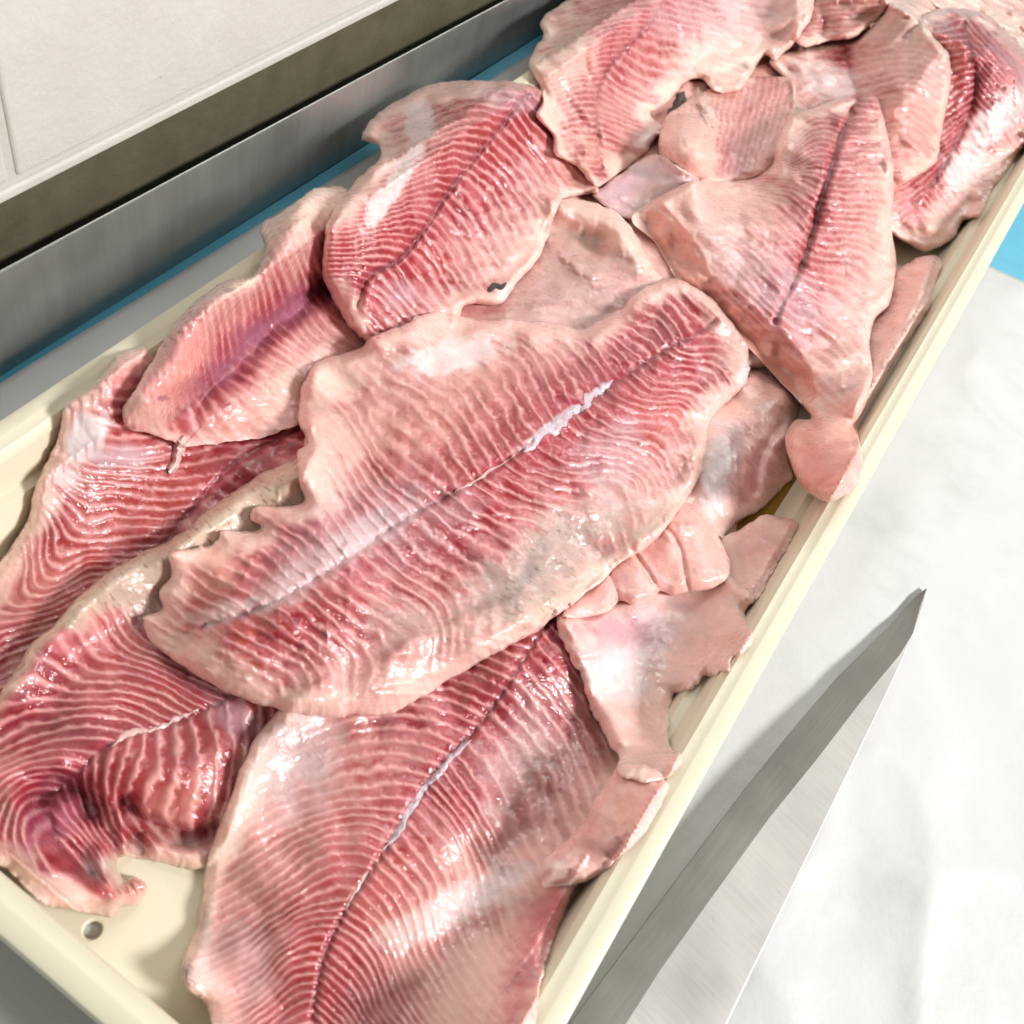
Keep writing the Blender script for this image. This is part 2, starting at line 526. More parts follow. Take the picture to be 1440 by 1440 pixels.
cor = [(fx1, fy1), (fx0, fy1), (fx0, fy0), (fx1, fy0)]
for (qx, qy) in cor:
    ang = math.atan2(qy - hy, qx - hx) % (2 * math.pi); i = int(ang / (2 * math.pi) * nh)
    vs.append((qx, qy, ZF)); fs.append((base + i, len(vs) - 1, base + (i + 1) % nh))
o = mesh_obj('tray_floor', vs, fs, PLASTIC, None, False)
o.parent = tray; o.matrix_parent_inverse = Matrix.Translation(tray.location).inverted()

# thin yellowish juice standing along the right wall
def mat_juice():
    m, nt, b = new_mat('fish_juice')
    b.inputs['Base Color'].default_value = (0.70, 0.42, 0.10, 1); b.inputs['Roughness'].default_value = 0.08
    b.inputs['Transmission Weight'].default_value = 0.75; b.inputs['IOR'].default_value = 1.34
    return m


jn = 70; jv = []; jf = []
for i in range(jn):
    y = YF + 0.022 + i * (0.55 / jn); wd = 0.020 + 0.014 * float(fbm(np.array([y * 22.0]), np.array([2.0]), 71, 3)[0])
    for k in range(4):
        u = k / 3; jv.append((XR - 0.0245 - wd * (1 - u), y, ZF + (0.0003 if k == 0 else 0.0022)))
    if i:
        for k in range(3):
            a = (i - 1) * 4 + k; jf.append((a, a + 1, a + 5, a + 4))
o = mesh_obj('juice_pool', jv, jf, mat_juice())
tag(o, 'thin yellowish fish juice pooled along the right inner wall of the tray', 'liquid')

# ------------------------------------------------------------------ the pile of fillets
# height of the pile so far, kept on a grid of sight lines so that every new fillet is laid on those below it
G0, G1, GS = -220, 1660, 4
gxs = np.arange(G0, G1, GS, dtype=float)
HGX, HGY = np.meshgrid(gxs, gxs)
HM = np.full(HGX.shape, 0.0)
for z in np.linspace(0.0, ZR, 40):
    x, y, _ = unproj(HGX, HGY, z)
    d = np.minimum(np.minimum(x - XL, XR - x), np.minimum(y - YF, YB - y))
    wall_in = np.interp(z, [ZF, 0.013, ZR - 0.02, ZR - 0.0195, ZR - 0.003, ZR], [0.031, 0.023, 0.0195, 0.0155, 0.0125, 0.0125])
    solid = ((d >= 0) & (d <= wall_in)) | ((d > 0) & (z <= ZF))
    HM = np.where(solid, z, HM)


def sample(grid, x, y):
    u = np.clip((x - G0) / GS, 0, grid.shape[1] - 1.001); v = np.clip((y - G0) / GS, 0, grid.shape[0] - 1.001)
    i, j = u.astype(int), v.astype(int); a, b = u - i, v - j
    return (grid[j, i] * (1 - a) + grid[j, i + 1] * a) * (1 - b) + (grid[j + 1, i] * (1 - a) + grid[j + 1, i + 1] * a) * b


def C(ox, oy, flat, k=3.0):
    """points read off an enlarged crop of the photograph"""
    return [(ox + flat[i] / k, oy + flat[i + 1] / k) for i in range(0, len(flat), 2)]


PALE = np.array([0.90, 0.585, 0.52]); PINK = np.array([0.66, 0.22, 0.25]); RUST = np.array([0.38, 0.04, 0.032]); RED = np.array([0.26, 0.012, 0.028]); CRIM = np.array([0.42, 0.055, 0.085]); MILK = np.array([0.86, 0.69, 0.68])
SEPTA = np.array([0.84, 0.47, 0.45]); WHITE = np.array([0.86, 0.78, 0.79]); GREY = np.array([0.44, 0.34, 0.31])
CREAM = np.array([0.90, 0.66, 0.565]); LAV = np.array([0.66, 0.50, 0.56]); TAN = np.array([0.60, 0.46, 0.36]); CORAL = np.array([0.88, 0.41, 0.33])
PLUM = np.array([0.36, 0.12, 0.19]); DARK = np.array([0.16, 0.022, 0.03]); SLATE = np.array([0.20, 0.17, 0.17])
COLS = dict(pale=PALE, pink=PINK, red=RED, white=WHITE, grey=GREY, cream=CREAM, lav=LAV, tan=TAN, coral=CORAL, plum=PLUM, dark=DARK, slate=SLATE, septa=SEPTA, milk=MILK, crim=CRIM)

FILLETS = []


def fillet(label, outline, T=0.010, R1=0.005, R2=0.03, spine=None, left=None, right=None, base='pale', red=0.6, redcol='red', band=90, edge=26, edgecol='cream',
           patches=(), bumps=(), ridges=(), grooves=(), cuts=(), step=2.0, rough=1.7, undul=0.0012, amp=0.00035, groove=0.0014, seed=1, name='fish_fillet', smoothit=16, lift=0.0,
           wet=0.5, mottled=0.5, sharp=1.0, wlen=14, floor=None, single=None, drape=0.00025, fade=()):
    global HM
    pts = resample(0.75 * catmull(outline) + 0.25 * polyl(outline), 3.0)
    # torn, uneven cut edge
    L = np.arange(len(pts)) * 3.0
    tan = np.roll(pts, -1, 0) - np.roll(pts, 1, 0); tan /= np.maximum(np.hypot(*tan.T), 1e-6)[:, None]
    nrm = np.stack([tan[:, 1], -tan[:, 0]], 1)
    n8 = fbm(L / 9, L * 0 + 2.2 * seed, seed + 9, 3)
    rag = rough * (1.2 * fbm(L / 30, L * 0 + seed, seed, 2) + 1.0 * n8 + 2.6 * np.clip(n8 - 0.35, 0, 1) * np.sign(fbm(L / 60, L * 0 + 5.0, seed + 2, 1)))
    pts = pts + nrm * rag[:, None]
    x0, y0 = np.maximum(pts.min(0) - 6, -215); x1, y1 = np.minimum(pts.max(0) + 6, 1650)
    ax = np.arange(x0, x1, step); ay = np.arange(y0, y1, step)
    X, Y = np.meshgrid(ax, ay)
    ins = inside_poly(X, Y, pts)
    cell = ins[:-1, :-1] | ins[1:, :-1] | ins[:-1, 1:] | ins[1:, 1:]
    use = np.zeros(X.shape, bool)
    use[:-1, :-1] |= cell; use[1:, :-1] |= cell; use[:-1, 1:] |= cell; use[1:, 1:] |= cell
    ids = np.full(X.shape, -1); ids[use] = np.arange(use.sum())
    x = X[use]; y = Y[use]; inn = ins[use]
    d, _, _, nx, ny = seg_dist(x, y, pts, True)
    x = np.where(inn, x, nx); y = np.where(inn, y, ny); d = np.where(inn, d, 0.0)
    # lay it over what is already there
    mask = inside_poly(HGX, HGY, pts)
    sup = np.where(mask, HM, np.nan)
    mm = mask.astype(float)
    h = np.where(mask, HM, 0.0)
    for it in range(smoothit):
        r = 7 if it < smoothit * 0.7 else 3
        bl = blur(h * mm, r) / np.maximum(blur(mm, r), 1e-6)
        h = np.where(mask, np.maximum(HM, bl - drape), 0.0)
    # carry the values a little past the outline for the sampling
    m2 = mm.copy(); hh = h.copy()
    for it in range(3):
        bm = blur(m2, 1); bh = blur(hh * m2, 1) / np.maximum(bm, 1e-6)
        hh = np.where(m2 > 0, hh, bh); m2 = (bm > 1e-6).astype(float)
    zb = sample(hh, x, y) + 0.0006 + lift
    _, _, mpp = unproj(x, y, zb)                # metres per pixel
    wx, wy, _ = unproj(x, y, zb)
    dm = d * mpp
    t1 = np.clip(dm / R1, 0, 1); t2 = np.clip(dm / R2, 0, 1)
    thin = np.clip(0.5 + 0.9 * fbm(wx * 45, wy * 45, seed + 70, 2), 0, 1)       # some stretches of the edge are thin, some thick
    prof = 0.06 + 0.10 * thin + (0.22 + 0.24 * thin) * np.sqrt(np.maximum(0, 1 - (1 - t1) ** 2)) 
    dome = (0.62 - 0.34 * thin) * np.sin(t2 * math.pi / 2) ** 1.3
    gd = np.zeros(X.shape); gd[use] = dome; gm = use.astype(float)
    rr = max(2, int(0.0045 / float(mpp.mean()) / step))
    for it in range(3): gd = np.where(use, blur(gd * gm, rr) / np.maximum(blur(gm, rr), 1e-6), 0)
    prof = prof + gd[use] * np.clip(dm / 0.004, 0.15, 1)
    soft = np.ones(len(x))
    for fd in fade:                              # stretches where this piece thins out and clings to the one below
        pl = resample(catmull(fd[0], False, 6), 4, False)
        dd, _, _, _, _ = seg_dist(x, y, pl, False)
        soft = np.minimum(soft, sstep(0.0, 1.0, dd / fd[1]))
    zt = zb + T * prof * (0.05 + 0.95 * soft)
    S = 1.0
    zt += undul * fbm(wx * 38, wy * 38, seed + 40, 3) * np.clip(dm / 0.006, 0, 1)
    for b in bumps:                              # (x, y, rx, ry, angle, height)
        bx, by, rx, ry, an, hgt = b; an = math.radians(an)
        u = ((x - bx) * math.cos(an) + (y - by) * math.sin(an)) / rx; vv = (-(x - bx) * math.sin(an) + (y - by) * math.cos(an)) / ry
        r2 = u * u + vv * vv
        if hgt > 0.5e-1:
            pass
        zt += hgt * np.exp(-r2 * 1.6)
    balls = np.zeros(len(x))
    for rd in ridges:                            # (polyline, half width px, height, kind)
        pl = catmull(rd[0], False, 6)
        dd, _, _, _, _ = seg_dist(x, y, pl, False)
        if len(rd) > 3 and rd[3] == 'ball':
            balls = np.maximum(balls, rd[2] * np.maximum(0, 1 - (dd / rd[1]) ** 2) ** 0.62)
        else:
            zt += rd[2] * np.exp(-(dd / rd[1]) ** 2)
    zt += balls
    for ct in cuts:                              # (polyline along the outline, width px, drop): the thick side left by the knife
        pl = resample(catmull(ct[0], False, 6), 4, False)
        dd, _, _, _, _ = seg_dist(x, y, pl, False)
        u = np.clip((dd + 5 * fbm(x / 22, y / 22, seed + 51, 2)) / ct[1], 0, 1)
        zt -= ct[2] * (1 - u ** 1.5) * sstep(1.0, 0.85, u)
    for gr in grooves:
        pl = resample(catmull(gr[0], False, 6), 4, False)
        dd, _, _, _, _ = seg_dist(x, y, pl, False)
        dd = np.abs(dd + gr[1] * 0.3 * fbm(x / 26, y / 26, seed + 5, 2))
        zt -= gr[2] * np.exp(-(dd / gr[1]) ** 2)
    # ---- muscle bands
    n = len(x)
    wob = fbm(wx * 160, wy * 160, seed + 3, 2); wob2 = fbm(wx * 420, wy * 420, seed + 4, 2); low = fbm(wx * 55, wy * 55, seed + 6, 3)
    hi = fbm(wx * 900, wy * 900, seed + 8, 2)
    redness = np.full(n, red * 0.5); line = np.zeros(n); dark = np.zeros(n); sp_d = np.full(n, 1e3)
    if spine is not None:
        spl = resample(catmull(spine, False, 8), 4, False)
        sd, sa, side, _, _ = seg_dist(x, y, spl, False); sp_d = sd
        if single: side = np.full(n, -1.0 if single == 'left' else 1.0)
        phase = np.zeros(n)
        for sgn, tr in ((-1, left), (1, right)):
            k = side * sgn >= 0
            if not tr or not k.any(): continue
            cp = []; cv = []
            for ph, poly in tr:
                pp = resample(catmull(poly, False, 6), 14, False)
                cp += pp.tolist(); cv += [ph] * len(pp)
            phase[k] = tps(cp, cv, x[k], y[k])
        gate = np.exp(-(sd / band) ** 2)
        redness = red * (0.22 + 0.86 * gate) * (1 + 0.55 * low + 0.15 * wob)
        ph = phase + 0.17 * wob + 0.10 * wob2 + 0.30 * fbm(wx * 70, wy * 70, seed + 12, 2)
        fr = ph - np.floor(ph)
        k_i = np.floor(ph)
        var = _hash(k_i, k_i * 0 + (side > 0), seed + 77)        # each band a little different
        wd = (0.10 + 0.10 * var) * (1.5 - 0.5 * gate) * (1 + 0.5 * wob2)
        line = np.exp(-((fr - 0.5) / wd) ** 2)
        dark = sstep(0.50, 0.16, np.minimum(fr, 1 - fr) + 0.10 * wob2) * (0.6 + 0.5 * var)
        brk = np.clip(0.85 + 0.9 * fbm(wx * 120, wy * 120, seed + 31, 3), 0.15, 1.25)
    redness = np.clip(redness, 0, 1.3)
    edgem = 1 - sstep(0.05, 1.1, (d + 26 * low * min(1, edge / 24) + 9 * wob) / max(edge, 1))
    edgem = edgem * soft
    redness = redness * (1 - 0.9 * edgem)
    # patches
    col_p = []
    sup_s = np.ones(n)
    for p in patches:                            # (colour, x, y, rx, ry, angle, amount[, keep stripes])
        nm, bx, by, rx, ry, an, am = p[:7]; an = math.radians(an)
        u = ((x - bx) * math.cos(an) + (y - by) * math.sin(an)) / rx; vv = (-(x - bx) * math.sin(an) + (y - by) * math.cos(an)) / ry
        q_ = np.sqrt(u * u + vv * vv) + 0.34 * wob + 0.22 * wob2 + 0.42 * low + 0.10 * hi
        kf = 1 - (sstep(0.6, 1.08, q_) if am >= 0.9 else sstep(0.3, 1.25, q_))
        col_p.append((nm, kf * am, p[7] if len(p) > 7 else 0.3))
        if nm in ('white', 'grey', 'cream', 'pale', 'tan', 'slate') :
            sup_s *= 1 - kf * am * (1 - (p[7] if len(p) > 7 else 0.3))
    rs = redness * sup_s
    if spine is not None:
        zt += 0.68 * amp * (line * brk - 0.55 * dark) * np.clip(rs * 1.5, 0.03, 1.1) * np.clip(d / 14, 0, 1) * (1 + 0.5 * wob2)
        zt -= groove * np.exp(-(sp_d / 5.0) ** 2) * np.clip(d / 20, 0, 1)
    zt += 0.00011 * wob2 + 0.00025 * wob * np.clip(dm / 0.004, 0, 1) + 0.00003 * hi
    b0 = COLS[base]
    c = b0[None] * (1 + 0.05 * low[:, None])
    c = c + (PINK - c) * np.clip(rs * 1.0, 0, 0.97)[:, None]
    if spine is not None:
        g2 = np.exp(-(sp_d / (band * 0.42)) ** 2) * sup_s
        c = c + (CRIM - c) * np.clip(g2 * red * 0.8 * (1 + 0.6 * low), 0, 0.8)[:, None]
        hue = np.clip(0.38 + 0.9 * fbm(wx * 26, wy * 26, seed + 90, 2), 0, 1)[:, None]
        rc = COLS[redcol] * (1 - hue) + (RUST if redcol == 'red' else COLS[redcol]) * hue
        patch_ = np.clip(0.75 + 0.55 * fbm(wx * 240, wy * 240, seed + 15, 2), 0.1, 1.2)
        c = c + (rc - c) * np.clip(dark * rs * 1.42 * patch_ * sharp, 0, 0.97)[:, None]
        lw = np.clip(line * (0.10 + rs * 0.5) * (0.4 + 0.6 * gate) * sup_s * brk, 0, 0.62)
        c = c + (SEPTA - c) * lw[:, None]
        sl = np.exp(-(sp_d / 4.0) ** 2) * np.clip(rs, 0, 1) * np.clip(0.7 + 0.6 * wob, 0, 1)
        c = c + (DARK - c) * (0.85 * sl)[:, None]
    c = c + (COLS[edgecol] - c) * (edgem * 0.8)[:, None]
    spk = np.clip((fbm(wx * 300, wy * 1100, seed + 60, 2) - 0.45) * 5, 0, 1)
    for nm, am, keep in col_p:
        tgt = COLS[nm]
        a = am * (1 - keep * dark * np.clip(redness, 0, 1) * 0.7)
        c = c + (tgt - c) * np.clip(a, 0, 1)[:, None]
        if nm in ('grey', 'tan', 'slate'):
            c = c * (1 - 0.55 * spk * am)[:, None]
    c = c * (1 + mottled * 0.16 * wob[:, None] + mottled * 0.10 * wob2[:, None])
    c = np.clip(c, 0.01, 0.9)
    # ---- mesh
    tx, ty, _ = unproj(x, y, zt); bx_, by_, _ = unproj(x, y, zb)
    zt = np.maximum(zt, zb + 0.0008); tx, ty, _ = unproj(x, y, zt)
    top = np.stack([tx, ty, zt], 1); bot = np.stack([bx_, by_, zb], 1)
    jj, ii = np.nonzero(cell)
    A, B, Cc, D = ids[jj, ii], ids[jj, ii + 1], ids[jj + 1, ii + 1], ids[jj + 1, ii]
    # photo y runs down: A D C B is counter-clockwise seen from above
    qt = np.stack([A, D, Cc, B], 1); qb = np.stack([A, B, Cc, D], 1) + n
    cp = np.zeros((cell.shape[0] + 2, cell.shape[1] + 2), bool); cp[1:-1, 1:-1] = cell
    sides = []
    for dj, di, e0, e1 in ((-1, 0, A, B), (1, 0, Cc, D), (0, -1, D, A), (0, 1, B, Cc)):
        ed = ~cp[jj + 1 + dj, ii + 1 + di]
        sides.append(np.stack([e0[ed], e1[ed], e1[ed] + n, e0[ed] + n], 1))
    quads = np.vstack([qt, qb] + sides).astype(np.int32)
    allv = np.vstack([top, bot])
    org = np.array([top[:, 0].mean(), top[:, 1].mean(), zb.min()])
    me = bpy.data.meshes.new(name)
    me.vertices.add(len(allv)); me.vertices.foreach_set('co', (allv - org).astype(np.float32).ravel())
    me.loops.add(quads.size); me.loops.foreach_set('vertex_index', quads.ravel())
    me.polygons.add(len(quads)); me.polygons.foreach_set('loop_start', np.arange(0, quads.size, 4, dtype=np.int32))
    try: me.polygons.foreach_set('loop_total', np.full(len(quads), 4, np.int32))
    except Exception: pass
    me.polygons.foreach_set('use_smooth', np.ones(len(quads), bool))
    me.update(calc_edges=True)
    ca = me.attributes.new('flesh', 'FLOAT_COLOR', 'POINT')
    cc = np.ones((len(allv), 4), np.float32); cc[:n, :3] = c; cc[n:, :3] = COLS['pale']
    ca.data.foreach_set('color', cc.ravel())
    wa = me.attributes.new('wet', 'FLOAT', 'POINT')
    wv = np.clip(wet + 0.35 * low + 0.25 * wob, 0, 1)
    wa.data.foreach_set('value', np.r_[wv, np.zeros(n)].astype(np.float32))
    me.materials.append(FLESH)
    ob = bpy.data.objects.new(name, me); COL.objects.link(ob); ob.location = org
    tag(ob, label, 'fish fillet', 'raw fish fillets piled in the tray')
    # raise the pile
    zz = np.full(X.shape, -1.0); zz[use] = zt
    fi = np.clip(((HGX - x0) / step).round().astype(int), 0, X.shape[1] - 1); fj = np.clip(((HGY - y0) / step).round().astype(int), 0, X.shape[0] - 1)
    got = zz[fj, fi]
    HM = np.where(mask & (got > 0), np.maximum(HM, got), HM)
    FILLETS.append(ob)
    return ob


def top_z(px, py):
    return sample(HM, np.atleast_1d(np.asarray(px, float)), np.atleast_1d(np.asarray(py, float)))


# ---- hidden layer that carries the pile
fillet('pale pink fillet at the bottom of the pile, under the big central fillet', [(300, 900), (420, 640), (560, 480), (760, 420), (950, 500), (1040, 640), (1020, 800), (900, 900), (760, 960), (560, 990), (400, 1010)], T=0.016, R2=0.05, seed=3, step=5)
fillet('pale pink fillet at the bottom of the pile toward the far right end', [(760, 330), (860, 180), (1000, 60), (1200, -20), (1420, -60), (1440, 80), (1380, 220), (1260, 330), (1180, 480), (1050, 520), (900, 460)], T=0.018, R2=0.05, seed=4, step=5)
fillet('small pink fillet end tucked against the right tray wall beneath the round ended fillet', [(1000, 770), (1047, 741), (1075, 726), (1100, 728), (1122, 735), (1112, 765), (1092, 795), (1070, 835), (1052, 850), (1020, 830)], T=0.008, R2=0.012, base='pale', edgecol='pale', seed=6, undul=0.004, rough=2.4, wet=0.9, patches=[('red', 1095, 800, 16, 50, 35, .35), ('pink', 1060, 760, 40, 30, 0, .3)])

# ---- far end
fillet('cream coloured fillet at the far right corner of the pile', [(1240, 0), (1300, -40), (1500, -60), (1520, 60), (1480, 130), (1430, 60), (1370, 20), (1300, 30)], T=0.016, base='cream', seed=7, edgecol='cream', undul=0.002)
fillet('tan striped fillet peeking out behind the top fillet', [(1120, -40), (1255, -50), (1252, 0), (1236, 26), (1205, 50), (1170, 58), (1120, 60)], T=0.014, base='tan', red=0.4, spine=[(1150, -60), (1160, 60)],
       left=[(0, [(1160, 0), (1230, -6)]), (4, [(1160, 32), (1230, 26)])], right=[(0, [(1160, 0), (1110, 6)]), (4, [(1160, 32), (1110, 38)])], band=200, seed=8, edge=14, edgecol='pale')
fillet('fillet with a silvery streak brightened by painted glare beside the right rim at the far end',
       [(1296, 25), (1329, 11), (1368, 14), (1398, 28), (1432, 60), (1475, 110), (1475, 185), (1440, 205), (1404, 255), (1390, 278), (1379, 303), (1354, 312), (1343, 333), (1326, 345), (1298, 353), (1262, 333), (1225, 300), (1240, 180), (1285, 60)],
       T=0.017, R2=0.03, red=0.9, redcol='red', spine=[(1350, 10), (1368, 80), (1372, 130), (1345, 200), (1310, 260)],
       right=[(0, [(1372, 70), (1330, 72)]), (3, [(1372, 95), (1330, 105)]), (7, [(1365, 135), (1330, 160)]), (11, [(1345, 180), (1325, 210)]), (14, [(1330, 210), (1310, 240)])],
       left=[(0, [(1372, 70), (1400, 100)]), (3, [(1372, 95), (1400, 130)]), (7, [(1365, 135), (1390, 165)]), (11, [(1345, 180), (1370, 215)])],
       band=50, edge=22, edgecol='pale', seed=9, undul=0.002, wet=1.0,
       patches=[('white', 1405, 165, 70, 22, -50, .85), ('white', 1352, 240, 36, 22, -50, .7), ('pale', 1340, 300, 60, 40, -20, .8), ('pink', 1285, 295, 26, 20, 30, .6), ('pink', 1420, 95, 40, 50, 40, .6, .6)],  # white patches: silvery skin with glare put into the colour
       bumps=[(1345, 290, 20, 16, 0, .004), (1305, 320, 22, 16, 0, .004), (1375, 270, 16, 14, 0, .003)])
fillet('salmon pink fillet with fine curved bands below the far corner, next to the silvery one',
       [(1082, 83), (1110, 70), (1184, 58), (1204, 53), (1234, 28), (1251, 6), (1271, 6), (1296, 28), (1315, 53), (1334, 78), (1337, 117), (1334, 144), (1323, 192), (1315, 228), (1284, 253), (1257, 267), (1190, 320), (1110, 260), (1098, 200), (1110, 150), (1106, 117), (1090, 98)],
       T=0.016, R2=0.035, red=0.45, spine=[(1186, 40), (1190, 72), (1196, 103), (1207, 130), (1225, 170), (1240, 240)],
       left=[(0, C(1040, 0, [560, 330, 740, 300, 900, 290, 1020, 360], 3.6)), (3.6, C(1040, 0, [620, 470, 780, 410, 920, 420, 1020, 500], 3.6)), (8, C(1040, 0, [720, 600, 860, 560, 970, 640, 1010, 700], 3.6)), (12, C(1040, 0, [760, 740, 860, 720, 920, 800, 940, 850], 3.6))],
       right=[(0, C(1040, 0, [550, 300, 400, 290, 200, 320], 3.6)), (3, C(1040, 0, [570, 400, 400, 400, 260, 460], 3.6))],
       band=110, edge=16, edgecol='cream', seed=10, sharp=.8, patches=[('white', 1165, 115, 55, 30, 30, .55, .2), ('grey', 1280, 40, 30, 24, 30, .35), ('coral', 1290, 190, 60, 70, 0, .35, .8)], bumps=[(1270, 150, 60, 80, 0, .004)])

fillet('pale rounded fillet end curled up like a ball between the top fillets',
       [(925, 200), (940, 160), (990, 128), (1050, 110), (1115, 112), (1118, 190), (1090, 232), (1060, 252), (1000, 262), (965, 258), (935, 232)], T=0.007, R1=0.008, base='pale', red=0.35, spine=[(1100, 110), (1040, 170), (1010, 250)],
       left=[(0, [(1085, 150), (1060, 230)]), (3, [(1055, 150), (1035, 235)]), (6, [(1025, 150), (1010, 240)])], right=[(0, [(1085, 150), (1060, 230)]), (3, [(1055, 150), (1035, 235)]), (6, [(1025, 150), (1010, 240)])],
       band=60, edge=10, edgecol='pale', seed=12, groove=0, patches=[('pale', 968, 207, 52, 54, 0, .95, 0), ('coral', 968, 207, 42, 45, 0, .3, 0)], ridges=[([(966, 206), (974, 208)], 47, .028, 'ball')], undul=0.001)
fillet('wet pinkish scrap below the hanging tip of the top fillet', [(835, 275), (870, 245), (920, 215), (960, 236), (985, 255), (940, 290), (895, 310), (865, 300)], T=0.008, base='lav', seed=13, edge=8, edgecol='pale', patches=[('pale', 900, 280, 50, 22, -20, .6), ('white', 920, 240, 40, 18, 10, .5)], undul=0.002, wet=.9)

# ---- left side
fillet('deep red fillet with wavy bands lying along the left tray wall',
       [(-120, 960), (-60, 860), (-2, 793), (37, 733), (47, 687), (77, 623), (93, 570), (133, 540), (168, 499), (205, 490), (225, 510), (330, 520), (440, 560), (460, 640), (400, 700), (280, 770), (150, 850), (30, 970), (-60, 1040), (-140, 1040)],
       T=0.017, R1=0.006, R2=0.03, red=0.95, spine=[(470, 560), (413, 607), (333, 650), (273, 713), (200, 800), (100, 900), (0, 1000), (-80, 1080)],
       right=[(-2, C(0, 480, [950, 460, 800, 480, 600, 520, 420, 520])), (0, C(0, 480, [880, 600, 700, 610, 560, 580, 420, 560])), (1.8, C(0, 480, [820, 670, 680, 690, 500, 660, 370, 650])), (3.9, C(0, 480, [700, 760, 560, 750, 440, 770, 310, 770])),
             (6.1, C(0, 480, [600, 850, 450, 850, 340, 860, 230, 900])), (8.6, C(0, 480, [500, 930, 360, 940, 260, 1000, 160, 990, 180, 800])), (11.4, C(0, 480, [400, 1010, 260, 1060, 150, 1120, 50, 1110, 100, 940])),
             (14.5, C(0, 480, [250, 1160, 100, 1190, -20, 1250])), (17.5, C(0, 480, [150, 1290, 50, 1310, -60, 1370]))],
       left=[(0, [(330, 660), (400, 700)]), (4, [(250, 750), (300, 790)])], band=190, edge=40, edgecol='pale', seed=14, amp=0.0006, wet=.8, sharp=1.1,
       patches=[('white', 125, 615, 50, 30, -50, .9), ('lav', 165, 640, 50, 22, 0, .75), ('white', 90, 670, 22, 16, 0, .7), ('pale', 60, 720, 40, 26, -60, .7), ('crim', 360, 640, 110, 30, -40, .6), ('coral', 60, 820, 60, 60, 0, .3, .9), ('pink', 170, 545, 60, 30, -35, .5)],
       bumps=[(130, 590, 60, 90, 40, .007), (60, 760, 50, 90, 35, .003)])
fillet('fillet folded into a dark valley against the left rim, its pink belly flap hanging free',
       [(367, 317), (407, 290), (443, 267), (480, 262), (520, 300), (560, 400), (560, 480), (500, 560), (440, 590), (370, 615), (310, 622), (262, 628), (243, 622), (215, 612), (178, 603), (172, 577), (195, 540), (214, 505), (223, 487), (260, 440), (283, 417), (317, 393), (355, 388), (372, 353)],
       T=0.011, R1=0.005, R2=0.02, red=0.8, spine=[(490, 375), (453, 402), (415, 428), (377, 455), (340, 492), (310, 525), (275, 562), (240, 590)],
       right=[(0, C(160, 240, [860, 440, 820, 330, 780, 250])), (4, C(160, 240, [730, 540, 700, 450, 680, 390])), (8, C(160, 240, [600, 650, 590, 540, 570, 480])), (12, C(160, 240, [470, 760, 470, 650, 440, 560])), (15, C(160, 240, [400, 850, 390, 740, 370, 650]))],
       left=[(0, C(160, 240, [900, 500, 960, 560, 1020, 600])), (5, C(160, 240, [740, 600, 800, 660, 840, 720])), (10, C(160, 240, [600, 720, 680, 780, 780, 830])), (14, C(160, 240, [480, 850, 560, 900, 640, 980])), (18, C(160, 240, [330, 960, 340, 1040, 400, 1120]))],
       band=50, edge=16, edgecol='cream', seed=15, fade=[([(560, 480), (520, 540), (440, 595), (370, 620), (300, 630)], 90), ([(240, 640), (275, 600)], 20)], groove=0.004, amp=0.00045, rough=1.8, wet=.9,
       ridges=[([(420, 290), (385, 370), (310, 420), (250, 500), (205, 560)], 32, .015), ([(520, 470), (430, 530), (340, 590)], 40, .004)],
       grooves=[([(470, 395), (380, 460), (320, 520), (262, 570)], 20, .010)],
       patches=[('coral', 250, 520, 40, 75, 40, .8), ('pink', 235, 500, 50, 80, 40, .6), ('pale', 205, 585, 44, 26, -10, .6), ('plum', 405, 435, 90, 26, -35, .85), ('plum', 325, 505, 80, 28, -45, .75), ('tan', 420, 530, 70, 30, -25, .45, .6), ('cream', 420, 300, 60, 34, -30, .6), ('cream', 330, 405, 50, 14, -20, .6), ('slate', 325, 408, 18, 4, -20, .7), ('plum', 228, 560, 10, 4, 0, .9), ('coral', 350, 590, 60, 26, -20, .3)])  # plum patches darken the valley: the fold's shade put into the colour
